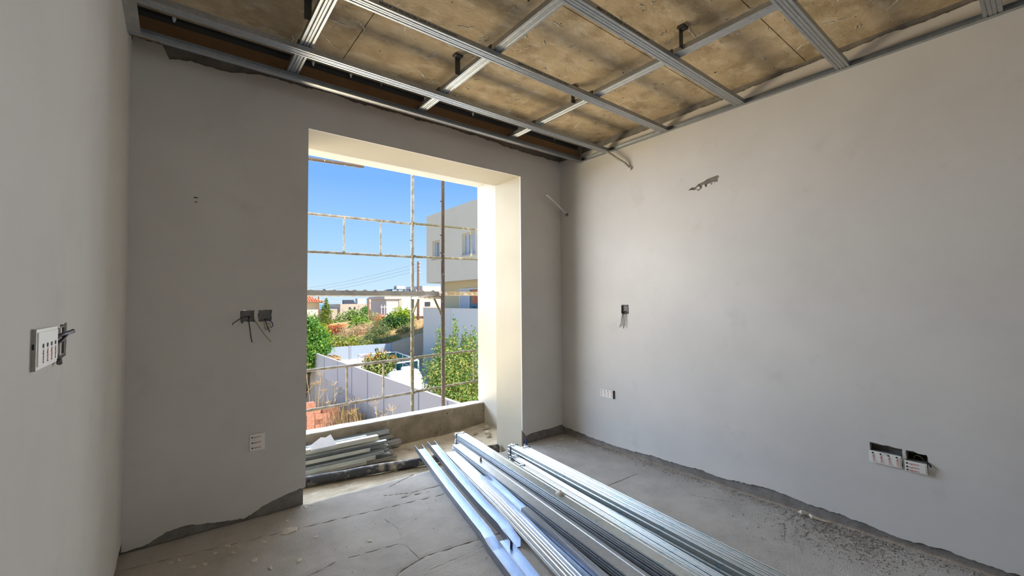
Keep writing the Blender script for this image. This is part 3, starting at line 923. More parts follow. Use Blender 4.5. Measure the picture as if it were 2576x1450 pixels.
wire(F0, [(-1.665, 1.188, 0.004), (-1.655, 1.193, 0.009), (-1.64, 1.202, 0.014), (-1.628, 1.208, 0.017)], 0.0035, 'sleeve_violet', t, 'sleeve')
wire(F0, [(-1.64, 1.162, 0.0), (-1.645, 1.152, 0.006), (-1.655, 1.146, 0.008)], 0.005, 'box_plastic', t, 'tube_end')

# ================================================================ THINGS IN THE WINDOW RECESS
t = thing('drain_pipe', 'black mortar-stained plastic pipe lying across the window threshold', 'pipe', (-1.3, 0.5, ZF))
ppts = [Vector((-2.62, 0.75, -0.108)).lerp(Vector((-0.535, 0.33, -0.112)), k / 14) + Vector((0, 0.006 * math.sin(k * 1.3), 0.003 * math.sin(k * 2.1))) for k in range(15)]
MB().tube(ppts, 0.037, 18).build('tube', 'drain_pipe', t, True)
MB().tube([ppts[3] + Vector((0.04, -0.034, 0.012)), ppts[3] + Vector((0.042, -0.046, 0.016))], [0.015, 0.012], 9).build('side_hole', 'pit', t)
cl = MB()
rd = random.Random(3)
for k, (c, r) in enumerate((((-1.475, 0.515, -0.115), 0.045), ((-1.425, 0.52, -0.10), 0.033))):
    vs_, fs_ = [], []
    for i in range(6):
        th_ = math.pi * (i + 0.5) / 6
        for j in range(9):
            ph = 2 * math.pi * j / 9
            q = Vector((math.sin(th_) * math.cos(ph), math.sin(th_) * math.sin(ph) * 0.8, math.cos(th_) * 0.75))
            vs_.append(Vector(c) + q * r * (1 + 0.3 * noise.noise(q * 2.2 + Vector((k * 9, 0, 0)))))
    for i in range(5):
        for j in range(9):
            fs_.append((i * 9 + j, i * 9 + (j + 1) % 9, (i + 1) * 9 + (j + 1) % 9, (i + 1) * 9 + j))
    fs_ += [tuple(range(9)), tuple(range(45, 54))]
    cl.add(vs_, fs_)
cl.build('mortar_lump', 'flake', t)

# off-cut profiles stacked left of the window recess
U50 = [(-0.025, 0.036), (-0.025, 0.0), (0.025, 0.0), (0.025, 0.036)]
C50 = [(-0.018, 0.042), (-0.025, 0.042), (-0.025, 0.0), (-0.008, 0.0), (0, 0.004), (0.008, 0.0), (0.025, 0.0), (0.025, 0.042), (0.018, 0.042)]
U50D = [(-0.025, -0.036), (-0.025, 0.0), (0.025, 0.0), (0.025, -0.036)]
L30 = [(-0.02, 0.03), (-0.02, 0.0), (0.02, 0.0)]
S50 = [(-0.022, 0.004), (-0.022, 0.0), (0.018, 0.0), (0.018, 0.040), (-0.022, 0.040), (-0.022, 0.036)]
off = [  # right end x, y, z, length, skew, shape, material, flip
    (-1.20, 1.07, -0.135, 1.05, -0.01, S50, 'offcut_grey', 0), (-1.32, 1.01, -0.135, 0.95, 0.01, U50, 'offcut_dull', 0), (-1.36, 0.95, -0.135, 0.92, 0.0, S50, 'offcut_grey', 0),
    (-1.34, 0.885, -0.135, 0.96, 0.015, U50, 'offcut_grey', 0), (-1.40, 0.825, -0.135, 0.88, 0.01, S50, 'offcut_dull', 0), (-1.36, 0.765, -0.135, 0.95, 0.04, L30, 'offcut_dull', 0),
    (-1.31, 1.075, -0.085, 0.98, 0.0, C50, 'offcut_grey', 0), (-1.23, 0.985, -0.085, 1.0, -0.03, U50D, 'offcut_dull', 1), (-1.39, 0.90, -0.085, 0.9, 0.01, S50, 'offcut_grey', 0),
    (-1.46, 0.83, -0.088, 0.86, 0.02, CD, 'offcut_grey', 0), (-1.57, 0.735, -0.088, 0.62, 0.04, L30, 'offcut_reflecting', 0), (-1.66, 0.70, -0.10, 0.55, 0.045, L30, 'offcut_reflecting', 0),
    (-1.29, 1.05, -0.040, 0.98, 0.0, U50, 'offcut_dull', 0), (-1.42, 0.975, -0.040, 0.85, 0.02, CD, 'offcut_reflecting', 0), (-1.40, 0.905, -0.040, 0.88, 0.0, S50, 'offcut_grey', 0),
    (-1.58, 0.84, -0.045, 0.70, 0.02, L30, 'offcut_reflecting', 0), (-1.31, 1.075, 0.005, 0.72, 0.0, C50, 'offcut_grey', 0), (-1.55, 1.01, 0.005, 0.7, 0.02, S50, 'offcut_grey', 0),
    (-1.47, 0.935, 0.012, 0.85, 0.0, U50D, 'offcut_reflecting', 1)]
offlab = ['at the bottom of the offcut pile by the concrete upstand', 'poking out lowest from the pile of offcuts', 'in the lowest layer of the pile of offcuts', 'in the low middle of the pile of offcuts',
          'dusty and low at the front of the pile', 'thin and dusty at the pile front, beside the black pipe', 'stacked against the concrete upstand, second layer', 'upside down, sticking out furthest right of the offcut pile',
          'in the middle layer of the offcut pile', 'ribbed, at the front of the middle layer of the offcuts', 'bright narrow strip at the pile front above the black pipe', 'bright strip nearest the black pipe in the pile',
          'dusty, third layer against the concrete upstand', 'ribbed and bright, in the third layer of offcuts', 'with folded lips, third layer of the offcut pile', 'short bright strip on the front of the offcut pile',
          'on top of the pile against the concrete upstand', 'under the white board scrap on the pile', 'topmost long bright offcut, open side down']
for (xr, y, z, ln, sk, shp, mt, fl_), lab in zip(off, offlab):
    a = Vector((xr - ln, y + sk * ln, z))
    b = Vector((xr, y, z))
    if fl_:
        a.z += 0.036
        b.z += 0.036
    sd = (b - a).normalized().cross(UZ) * -1
    o = MB().section(shp, 0.0012, a, b, sd, UZ).build('profile_offcut', mt)
    tag(o, 'short steel profile offcut ' + lab, 'steel profile', 'profile offcuts in the window recess')
scr = [(-2.065, 0.885, 0.084), (-1.958, 0.961, 0.119), (-1.923, 0.948, 0.112), (-1.874, 0.975, 0.125), (-1.86, 0.843, 0.065), (-2.056, 0.841, 0.065)]
sx_ = lambda a, b, d: (a, b + 0.41 * d, 0.055 + 0.45 * (b - 0.82) - 0.91 * d)
o = MB().poly_sheet([[(p[0], p[1]) for p in scr]], sx_, 0.0, 0.012).build('gypsum_scrap', 'gypsum')
tag(o, 'white torn scrap of gypsum board lying on the profile offcuts', 'board scrap')

# ================================================================ LONG PROFILES ON THE FLOOR


def bundle(name, label, y0, u_left, slope, z0, kind, n, m, length, strap_at, w=0.075, pitch=0.0125, group='strapped bundles of long steel profiles on the floor'):
    d = Vector((-slope, -1, 0)).normalized()
    p0 = Vector((u_left + slope * y0, y0, z0))
    sd = Vector((d.y * -1, d.x, 0))           # to the right seen from the window side
    sd = Vector((1, -slope, 0)).normalized()
    t = thing(name, label, 'profile bundle', p0, group)
    H = w
    for i in range(n):
        jit = random.uniform(-0.012, 0.012)
        a = p0 + d * jit
        b = p0 + d * (length + jit)
        if kind == 'flat':      # webs level, flanges nested downwards
            z = 0.030 + i * pitch
            j_ = random.uniform(-0.002, 0.002)
            poly = [(0.014, z - 0.0062), (-0.002 + j_, z - 0.0055), (j_, z), (w * 0.22, z), (w * 0.26, z - 0.003), (w * 0.74, z - 0.003), (w * 0.78, z), (w + j_, z), (w + 0.002 + j_, z - 0.0055), (w - 0.014, z - 0.0062)]
        else:                   # on edge, flanges showing as lines on top
            s = i * pitch
            j_ = random.uniform(-0.0015, 0.0015)
            poly = [(s + pitch * 0.5, 0.0), (s, 0.002), (s, H * 0.25), (s - 0.003, H * 0.30), (s - 0.003, H * 0.45), (s, H * 0.5), (s, H * 0.55), (s - 0.003, H * 0.6), (s - 0.003, H * 0.75), (s, H * 0.8), (s, H - 0.003 + j_), (s + pitch * 0.22, H + j_), (s + pitch * 0.5, H - 0.002 + j_), (s + pitch * 0.5, H - 0.03)]
        MB().section(poly, 0.0013, a, b, sd, UZ).build('profile', m if i == n - 1 or kind != 'flat' else 'galvanized', t)
    W = w + 0.006 if kind == 'flat' else pitch * (n - 0.3)
    HH = 0.030 + (n - 1) * pitch + 0.002 if kind == 'flat' else H + 0.005
    for s in strap_at:
        c = p0 + d * s
        mb = MB()
        k = 0.006
        lft = -0.006
        for (c0, c1, b0, b1) in ((lft, W + 0.002, HH, HH + 0.002), (lft - 0.002, lft, 0.001, HH + 0.002), (W + 0.002, W + 0.004, 0.001, HH + 0.002)):
            mb.obox(c + sd * (c0 + c1) / 2 + UZ * (b0 + b1) / 2, sd, d, UZ, (c1 - c0) / 2, k, (b1 - b0) / 2)
        mb.build('strap', 'strap', t)
    return t

bundle('profile_bundle', 'strapped bundle of flat-stacked steel profiles reaching furthest over the threshold', 0.355, -1.03, 0.120, 0.0, 'flat', 7, 'galvanized_print', 3.0, (0.04,), w=0.080, pitch=0.0132)
bundle('profile_bundle', 'low strapped bundle of steel profiles right beside the flat-stacked one', -0.51, -0.940, 0.122, 0.0, 'edge', 5, 'galvanized_print', 3.0, (0.04,), w=0.080, pitch=0.0128)
bundle('profile_bundle', 'strapped steel profile bundle on the left of the dark gap', -0.345, -0.874, 0.126, 0.0, 'edge', 5, 'galvanized_print', 3.0, (0.035, 0.06), w=0.084, pitch=0.0128)
bundle('profile_bundle', 'tall strapped steel profile bundle ending at the window jamb', -0.205, -0.808, 0.098, 0.0, 'edge', 5, 'galvanized_print', 3.0, (0.05,), w=0.115, pitch=0.0128)
bundle('profile_bundle', 'rightmost strapped steel profile bundle, nearest the right wall', -0.30, -0.742, 0.098, 0.0, 'edge', 5, 'galvanized_print', 3.0, (0.04,), w=0.108, pitch=0.0128)

bundle('profile_bundle', 'low bundle of flat-stacked profiles between the loose tracks and the furthest-reaching bundle', 0.20, -1.132, 0.142, 0.0, 'flat', 4, 'galvanized', 3.0, (), w=0.088, pitch=0.0132)

TR = [(-0.030, 0.040), (-0.030, 0.0), (0.030, 0.0), (0.030, 0.040)]
TRW = [(-0.036, 0.040), (-0.036, 0.0), (0.036, 0.0), (0.036, 0.040)]
CDW = [(-0.040, -0.026), (-0.046, 0.0), (-0.034, 0.0), (-0.030, 0.003), (-0.026, 0.0), (-0.012, 0.0), (-0.008, 0.003), (-0.004, 0.0), (0.004, 0.0), (0.008, 0.003), (0.012, 0.0), (0.026, 0.0), (0.030, 0.003), (0.034, 0.0), (0.046, 0.0), (0.040, -0.026)]


def loose(name, label, pts, poly, m, th_=0.0013):
    """long profile following a slightly bent line"""
    mb = MB()
    P = [Vector(p) for p in pts]
    o_ = None
    n = len(poly)
    rings = []
    for i, p in enumerate(P):
        d = (P[min(i + 1, len(P) - 1)] - P[max(0, i - 1)]).normalized()
        sd = Vector((-d.y, d.x, 0)).normalized()
        if sd.x < 0:
            sd = -sd
        upv = sd.cross(d) if sd.cross(d).z > 0 else d.cross(sd)
        off_ = []
        for k in range(n):
            nn = Vector((0, 0))
            for a, b in ((k - 1, k), (k, k + 1)):
                if 0 <= a and b < n:
                    dd = Vector((poly[b][0] - poly[a][0], poly[b][1] - poly[a][1])).normalized()
                    nn += Vector((-dd.y, dd.x))
            nn.normalize()
            off_.append((poly[k][0] + nn.x * th_, poly[k][1] + nn.y * th_))
        loop = list(poly) + off_[::-1]
        rings.append([p + sd * a + upv * b for a, b in loop])
    m_ = len(rings[0])
    fs_ = []
    for i in range(len(P) - 1):
        for k in range(m_):
            fs_.append((i * m_ + k, i * m_ + (k + 1) % m_, (i + 1) * m_ + (k + 1) % m_, (i + 1) * m_ + k))
    L_ = (len(P) - 1) * m_
    for k in range(n - 1):
        fs_.append((k, m_ - 1 - k, m_ - 2 - k, k + 1))
        fs_.append((L_ + k, L_ + k + 1, L_ + m_ - 2 - k, L_ + m_ - 1 - k))
    o = mb.add([q for r_ in rings for q in r_], fs_).build(name, m)
    return tag(o, label, 'steel profile', 'loose long steel profiles on the floor')

loose('long_profile', 'leftmost open steel track lying over the threshold edge', [(-1.305, 0.43, 0.012), (-1.51, -0.50, 0.003), (-1.60, -0.92, 0.003), (-1.635, -1.06, 0.012), (-1.665, -1.17, 0.003), (-1.86, -2.05, 0.003)], TR, 'galvanized_bright')
loose('long_profile', 'second open steel track from the left with a bent flange', [(-1.185, 0.43, 0.02), (-1.37, -0.38, 0.004), (-1.45, -0.75, 0.004), (-1.515, -1.05, 0.014), (-1.56, -1.22, 0.004)], TR, 'galvanized_bright')
loose('long_profile', 'short bright track tucked under the ribbed profile at bottom', [(-1.590, -1.125, 0.006), (-1.80, -2.0, 0.004)], TR, 'galvanized_bright')
loose('long_profile', 'wide ribbed steel profile between the open tracks and the flat-stacked bundle', [(-1.165, 0.12, 0.045), (-1.35, -0.82, 0.040), (-1.56, -1.72, 0.040), (-1.66, -2.1, 0.04)], CDW, 'galvanized')
loose('long_profile', 'wide ribbed steel profile lying right beneath the upper ribbed one', [(-1.185, 0.06, 0.028), (-1.37, -0.85, 0.027), (-1.58, -1.75, 0.027)], CDW, 'galvanized_dusty')
loose('long_profile', 'shiny cut-down track starting mid-way between ribbed profile and tall bundle', [(-1.218, -0.43, 0.034), (-1.36, -1.12, 0.034), (-1.49, -1.70, 0.034), (-1.53, -1.9, 0.034)], [(-0.028, 0.028), (-0.028, 0), (0.028, 0), (0.028, 0.028)], 'galvanized_bright')
loose('long_profile', 'short narrow shiny strip on top of the loose profiles nearest the camera', [(-1.325, -1.01, 0.062), (-1.40, -1.42, 0.060), (-1.47, -1.80, 0.060)], [(-0.02, -0.022), (-0.02, 0), (0.02, 0), (0.02, -0.022)], 'galvanized_bright')

# small rubble and flakes
rd = random.Random(21)


def flake(label, x, y, r, z=0.0, th_=0.0022, cat='plaster flake', m='flake', group='plaster flakes on the screed', asp=0.6, name='plaster_flake'):
    n = 11
    ang = rd.uniform(0, 3.14)
    top, bot = [], []
    for i in range(n):
        a = 2 * math.pi * i / n
        rr_ = r * rd.uniform(0.7, 1.15)
        px, py = rr_ * math.cos(a), rr_ * math.sin(a) * asp
        qx, qy = px * math.cos(ang) - py * math.sin(ang), px * math.sin(ang) + py * math.cos(ang)
        top.append((x + qx * 0.8, y + qy * 0.8, z + th_ * rd.uniform(0.6, 1.2)))
        bot.append((x + qx, y + qy, z - 0.004))
    c = (x, y, z + th_ * 1.4)
    o = MB().add(top + bot + [c], [(i, (i + 1) % n, 2 * n) for i in range(n)] + [(n + i, n + (i + 1) % n, (i + 1) % n, i) for i in range(n)] + [tuple(range(2 * n - 1, n - 1, -1))]).build(name, m)
    return tag(o, label, cat, group)

flake('largest round plaster flake on the screed left of the groove line', -2.442, -0.296, 0.058, th_=0.004, asp=0.8)
for k, (x, y, r) in enumerate([(-2.779, -0.29, 0.016), (-2.722, -0.254, 0.024), (-2.707, -0.344, 0.02), (-2.68, -0.302, 0.012), (-2.873, -0.361, 0.02), (-2.922, -0.248, 0.018), (-2.953, -0.252, 0.013), (-2.823, -0.369, 0.02),
                             (-2.422, -0.163, 0.02), (-2.564, -0.335, 0.026), (-2.628, -0.485, 0.03), (-2.451, -0.628, 0.026), (-2.335, -0.455, 0.018), (-2.121, -0.677, 0.02), (-2.577, -0.607, 0.018), (-2.30, -0.05, 0.02), (-2.26, -0.04, 0.018)]):
    flake('small cream plaster flake stuck to the screed on the left', x, y, r, group='small flakes on the left of the floor')
for k, (x, y, r) in enumerate([(-0.352, -0.177, 0.028), (-0.326, -0.265, 0.016), (-0.138, -0.114, 0.045), (-0.039, -0.166, 0.02), (-0.069, -0.244, 0.022), (-0.296, -0.652, 0.02), (-0.25, -0.20, 0.026), (-0.29, -0.33, 0.02), (-0.2, -0.5, 0.012), (-0.13, -0.27, 0.012)]):
    flake('small pale plaster flake on the screed in the far right corner', x, y, r, group='small flakes in the far corner')
flake('crumbled mortar lump lying on the steel profile bundles', -1.115, -1.09, 0.034, 0.112, 0.012, 'mortar lump', 'flake', None, name='mortar_lump')
flake('dark pebble resting in the gap beside the flat-stacked bundle', -1.12, -0.25, 0.014, 0.072, 0.018, 'pebble', 'cement', None, name='pebble')
for k, (x, y, r, z) in enumerate([(-0.33, 0.80, 0.05, ZF + 0.03), (-0.26, 0.92, 0.04, ZF + 0.045), (-0.42, 0.88, 0.03, ZF + 0.02), (-0.38, 0.70, 0.035, ZF + 0.02), (-0.24, 0.72, 0.03, ZF + 0.03)]):
    flake('mortar chunk in the rubble where the upstand meets the niche wall', x, y, r, z, 0.018, 'mortar chunk', 'sand_mortar', 'rubble at the right end of the upstand', name='mortar_chunk')
flake('flat mortar splat on the sand beside the end of the offcuts', -1.16, 0.93, 0.06, ZF, 0.012, 'mortar splat', 'sand_mortar', None, name='mortar_splat')
# white twisted plaster strip by the right wall
o = MB().tube([(-0.030, -2.00, 0.012), (-0.045, -2.02, 0.024), (-0.028, -2.05, 0.016), (-0.04, -2.07, 0.012), (-0.03, -2.11, 0.008), (-0.02, -2.15, 0.006)], [0.006, 0.012, 0.009, 0.011, 0.006, 0.003], 7).build('plaster_curl', 'flake')
tag(o, 'twisted white plaster curl at the foot of the right wall', 'debris')
o = MB().tube([(-0.488, -0.035, 0.0), (-0.486, -0.03, 0.05)], 0.009, 8).build('conduit_stub', 'wire_blue')
tag(o, 'blue conduit stub standing at the foot of the window jamb', 'conduit')
db = MB()
for k in range(4200):
    if rd.random() < 0.45:
        y = rd.uniform(-2.9, -0.2); x = -abs(rd.gauss(0, 0.05)) - 0.01
    else:
        y = rd.gauss(-2.25, 0.18); x = -0.02 - abs(rd.gauss(0.12, 0.13))
    if x < -0.6:
        continue
    s = rd.choice((0.001, 0.0015, 0.002, 0.003, 0.005))
    a = rd.uniform(0, 6.28)
    c, q = math.cos(a) * s, math.sin(a) * s
    db.add([(x + c, y + q, 0.001), (x - q, y + c, 0.001), (x - c, y - q, 0.001), (x + q * 0.3, y - c * 0.3, 0.002 + s)], [(0, 1, 3), (1, 2, 3), (2, 0, 3)])
o = db.build('floor_dirt', 'dirt', None, False, False)
tag(o, 'swept grit and dirt along the foot of the right wall', 'dirt', kind='stuff')
db = MB()
for k in range(900):
    x, y = rd.uniform(-3.1, -0.1), rd.uniform(-2.2, 0.0)
    s = rd.uniform(0.001, 0.004)
    a = rd.uniform(0, 6.28)
    c, q = math.cos(a) * s, math.sin(a) * s
    db.add([(x + c, y + q, 0.0), (x - q, y + c, 0.0), (x - c, y - q, 0.0), (x + q * 0.3, y - c * 0.3, 0.001 + s)], [(0, 1, 3), (1, 2, 3), (2, 0, 3)])
o = db.build('floor_grit', 'flake', None, False, False)
tag(o, 'scattered cement crumbs over the screed floor', 'grit', kind='stuff')

# ================================================================ OUTSIDE: SCAFFOLD
PX_, PA, PB = -0.362, 2.57, 1.70
t = thing('scaffold', 'tubular scaffold with two upright tubes outside the window', 'scaffold', (PX_, 2.1, -3.4))
MB().tube([(PX_, PA, -3.4), (PX_, PA, 0.2)], 0.024, 12).build('upright_tube', 'scaffold_olive', t, True)
MB().tube([(PX_, PA, 0.2), (PX_, PA, 1.42)], 0.0245, 12).build('upright_tube', 'scaffold_olive', t, True)
MB().tube([(PX_, PA, 1.42), (PX_ + 0.006, PA, 4.6)], 0.023, 12).build('upright_tube', 'scaffold_grey', t, True)
MB().tube([(PX_, PB, -3.4), (PX_, PB, 1.62)], 0.0245, 12).build('upright_tube', 'scaffold_rust', t, True)
MB().tube([(PX_, PB, 1.62), (PX_, PB, 4.6)], 0.023, 12).build('upright_tube', 'scaffold_rust', t, True)
for z in (1.335, 3.33, -0.66):
    MB().tube([(PX_, PB, z), (PX_, PA, z)], 0.02, 10).build('transom', 'scaffold_grey', t, True)
MB().tube([(PX_, PA - 0.02, 1.13), (PX_, PA - 0.22, 1.335)], 0.013, 8).build('gusset_brace', 'scaffold_olive', t, True)
MB().tube([(PX_, PB + 0.02, 1.10), (PX_, PB + 0.24, 1.335)], 0.013, 8).build('gusset_brace', 'scaffold_olive', t, True)
MB().tube([(PX_, PA - 0.02, 3.05), (PX_, PA - 0.20, 3.33)], 0.013, 8).build('gusset_brace', 'scaffold_grey', t, True)
for y, z in ((PA, 2.14), (PB, 2.52), (PB, 2.10), (PB, 1.88), (PA, 0.86), (PA, 0.60), (PB, -0.02)):
    MB().tube([(PX_ - 0.02, y - 0.012, z), (PX_ - 0.048, y - 0.012, z + 0.003)], [0.009, 0.006], 8).build('lock_pin', 'scaffold_rust', t)


for xx in (-2.92, 2.22):
    for yy_ in (PA, PB):
        MB().tube([(xx, yy_, -3.4), (xx, yy_, 4.6)], 0.023, 12).build('upright_tube', 'scaffold_grey', t, True)
    for z in (1.335, 2.80):
        MB().tube([(xx, PB, z), (xx, PA, z)], 0.02, 10).build('transom', 'scaffold_grey', t, True)
MB().tube([(-2.93, 2.0, 2.80), (-1.245, 2.0, 2.872)], 0.02, 10).build('ledger_tube', 'scaffold_rust', t, True)


def guard(label, x0, x1, z0, z1, ups, m, slope):
    t = thing('guard_rail', label, 'guard rail', ((x0 + x1) / 2, PA, z0), 'scaffold guard rails outside the window')
    f = lambda x: slope * (x - PX_)
    MB().tube([(x0, PA, z1 + f(x0)), (x1, PA, z1 + f(x1))], 0.0175, 10).build('top_rail', m, t, True)
    MB().tube([(x0, PA, z0 + f(x0)), (x1, PA, z0 + f(x1))], 0.0175, 10).build('bottom_rail', m, t, True)
    for x in ups:
        MB().tube([(x, PA, z0 + f(x)), (x, PA, z0 + 0.04 + f(x)), (x, PA, z1 - 0.04 + f(x)), (x, PA, z1 + f(x))], [0.019, 0.0125, 0.0125, 0.019], 8).build('spindle', m, t, True)
    for x in (x0, x1):
        if abs(x - PX_) < 0.1:
            for z in (z0, z1):
                MB().tube([(x, PA - 0.03, z - 0.018), (x, PA - 0.03, z + 0.018)], 0.02, 8).build('coupler', m, t)

guard('upper scaffold guard rail left of the uprights, against the sky', -2.9, PX_ - 0.02, 1.912, 2.374, (-2.25, -1.292, -0.816), 'scaffold_grey', 0.012)
guard('upper scaffold guard rail right of the uprights, before the neighbouring house', PX_ + 0.02, 2.2, 1.915, 2.382, (0.618, 1.1), 'scaffold_olive', 0.022)
guard('lower scaffold guard rail left of the uprights, before the garden wall', -2.9, PX_ - 0.02, 0.024, 0.498, (-2.25, -1.247, -0.775), 'scaffold_grey', 0.024)
guard('lower scaffold guard rail right of the uprights, before the leafy bush', PX_ + 0.02, 2.2, 0.030, 0.502, (0.652, 1.1), 'scaffold_olive', 0.026)
t = thing('scaffold_deck', 'grey steel scaffold deck seen edge-on at eye level', 'scaffold deck', (-1.6, 2.1, 1.35))
d = MB()
d.section([(0.0, -0.0), (0.0, 0.052), (0.62, 0.052), (0.62, 0.0)], 0.003, (-3.2, PB + 0.06, 1.352), (PX_ - 0.02, PB + 0.06, 1.352), UY, UZ)
d.build('plank', 'deck_steel', t)
k = 0
x = -2.3
while x < PX_ - 0.1:
    MB().box(x, x + 0.045, PB + 0.065, PB + 0.67, 1.354, 1.358).build('rung', 'scaffold_grey', t)
    x += 0.088
for k in range(16):
    x = -2.2 + k * 0.115 + rd.uniform(-0.04, 0.04)
    MB().lathe([(rd.uniform(0.02, 0.045), 1.404), (0.012, 1.404 + rd.uniform(0.008, 0.02))], 7, (x, PB + 0.10, 0)).build('mortar_crumb', 'cement', t)
t = thing('timber_plank', 'rough timber plank on the scaffold right of the uprights', 'plank', (0.6, 1.9, 1.37))
nb = 24
vs_, fs_ = [], []
for i in range(nb + 1):
    x = PX_ + 0.03 + 1.9 * i / nb
    top = 1.408 + 0.008 * noise.noise(Vector((x * 14, 1, 0)))
    bt = 1.362 + 0.004 * noise.noise(Vector((x * 9, 5, 0)))
    vs_ += [(x, PB + 0.07, bt), (x, PB + 0.07, top), (x, PB + 0.30, top), (x, PB + 0.30, bt)]
for i in range(nb):
    a = i * 4
    for j in range(4):
        fs_.append((a + j, a + (j + 1) % 4, a + 4 + (j + 1) % 4, a + 4 + j))
fs_ += [(0, 1, 2, 3), (nb * 4 + 3, nb * 4 + 2, nb * 4 + 1, nb * 4)]
MB().add(vs_, fs_).build('board', 'plank_wood', t)

# ================================================================ OUTSIDE: GROUND
GZ, YZ = -2.1, -3.4       # neighbour's garden, own yard


def terrain(x, y):
    if y < 18.9:
        return -3.0
    z = -1.25 + 0.05 * math.sin(x * 0.7) + 0.10 * noise.noise(Vector((x * 0.4, y * 0.4, 0)))
    z += max(0, min(1.0, (x - 5.5) / 5.0)) * 1.05
    if y > 30:
        z -= (y - 30) * 0.035
    if y > 75:
        z -= (y - 75) * 0.16
    return z

tv, tf = [], []
xsr = list(np.linspace(-40, 80, 61))
ysr = list(np.linspace(19.0, 40, 22)) + list(np.linspace(44, 320, 24))
for x in xsr:
    for y in ysr:
        tv.append((x, y, terrain(x, y)))
n_ = len(ysr)
for i in range(len(xsr) - 1):
    for j in range(n_ - 1):
        a = i * n_ + j
        tf.append((a, a + n_, a + n_ + 1, a + 1))
o = MB().add(tv, tf).build('ground_hillside', 'dry_slope', None, True)
tag(o, 'dry hillside behind the garden fence', 'ground', kind='structure')
o = MB().box(-40, 2.0, -12, 19.0, YZ - 0.3, YZ).build('ground_yard', 'soil')
tag(o, 'bare building yard below the window', 'ground', kind='structure')
o = MB().box(-40, 1.98, 18.75, 19.1, YZ - 0.3, -1.22).build('bank_wall', 'retaining')
tag(o, 'concrete bank wall at the far end of the yard', 'wall', kind='structure')
o = MB().box(2.2, 40, -12, 19.0, GZ - 0.3, GZ).build('ground_garden', 'paving')
tag(o, 'neighbouring garden floor beyond the white fence', 'ground', kind='structure')
o = MB().add([(-6000, 300, -46), (16000, 300, -46), (16000, 24000, -46), (-6000, 24000, -46)], [(0, 1, 2, 3)]).build('sea', 'sea')
tag(o, 'blue sea on the horizon', 'sea', kind='structure')

# ---- retaining wall with white panel fence (runs away from the house)
FX = 2.0
rw = thing('garden_wall', None, None, (FX, 10, YZ))
rw['kind'] = 'structure'
rw['label'] = 'stained concrete retaining wall below the white fence'
rwm = MB()
for (y0, y1) in ((1.5, 6.0), (6.0, 10.5), (10.5, 15.0), (15.0, 19.0)):
    b0, b1 = -2.30 + 0.5 * (y0 - 4) / 14.4, -2.30 + 0.5 * (y1 - 4) / 14.4
    MB().add([(FX + 0.02, y0, YZ), (FX + 0.20, y0, YZ), (FX + 0.20, y1 - 0.012, YZ), (FX + 0.02, y1 - 0.012, YZ), (FX + 0.02, y0, b0), (FX + 0.20, y0, b0), (FX + 0.20, y1 - 0.012, b1), (FX + 0.02, y1 - 0.012, b1)],
             [(0, 3, 2, 1), (4, 5, 6, 7), (0, 1, 5, 4), (1, 2, 6, 5), (2, 3, 7, 6), (3, 0, 4, 7)]).build('wall_bay', 'retaining', rw)
fe = thing('panel_fence', 'white panel fence on the concrete wall, running away from the house', 'fence', (FX, 10, -2))
py = [2.2, 4.3, 5.75, 7.25, 9.6, 11.0, 12.6, 14.3, 16.2, 18.4]
for a, b in zip(py, py[1:]):
    za, zb = -2.28 + 0.5 * (a - 4) / 14.4, -2.28 + 0.5 * (b - 4) / 14.4
    MB().add([(FX, a + 0.03, za), (FX, b - 0.03, zb), (FX, b - 0.03, -1.0), (FX, a + 0.03, -1.0), (FX + 0.04, a + 0.03, za), (FX + 0.04, b - 0.03, zb), (FX + 0.04, b - 0.03, -1.0), (FX + 0.04, a + 0.03, -1.0)],
             [(0, 1, 2, 3), (4, 7, 6, 5), (0, 4, 5, 1), (1, 5, 6, 2), (2, 6, 7, 3), (3, 7, 4, 0)]).build('panel', 'fence_panel', fe)
for a in py:
    MB().box(FX - 0.005, FX + 0.05, a - 0.028, a + 0.028, -2.28 + 0.5 * (a - 4) / 14.4, -1.0).build('post', 'fence_post', fe)
MB().box(FX - 0.02, FX + 0.06, 2.2, 18.43, -1.0, -0.965).build('top_cap', 'fence_panel', fe)

# ---- blue-grey fence across the far end
bf = thing('panel_fence', 'blue-grey panel fence across the far end of the garden', 'fence', (4, 18.5, -2))
for a, b in ((0.9, 2.15), (2.2, 3.72), (3.84, 5.86)):
    MB().box(a, b, 18.5, 18.54, -1.5, -0.84).build('panel', 'fence_panel_blue', bf)
for a in (2.175, 3.78, 5.90):
    MB().box(a - 0.05, a + 0.05, 18.49, 18.55, -1.5, -0.83).build('post', 'fence_post', bf)
MB().box(0.9, 5.92, 18.45, 18.7, -2.2, -1.5).build('base_wall', 'render_cream', bf)
sw = MB().add([(5.93, 18.5, -2.2), (10.0, 18.5, -2.2), (10.0, 18.5, 0.10), (5.93, 18.5, -0.84), (5.93, 18.7, -2.2), (10.0, 18.7, -2.2), (10.0, 18.7, 0.10), (5.93, 18.7, -0.84)],
              [(0, 1, 2, 3), (4, 7, 6, 5), (0, 4, 5, 1), (1, 5, 6, 2), (2, 6, 7, 3), (3, 7, 4, 0)]).build('garden_wall', 'render_beige')
tag(sw, 'beige garden wall with a sloping top behind the leafy bush', 'wall', kind='structure')
o = MB().lathe([(0.10, 0), (0.06, 0.05)], 10, (7.05, 18.42, -0.98)).build('wall_light', 'straw_pale')
tag(o, 'small round lamp on the beige sloping garden wall', 'wall light')

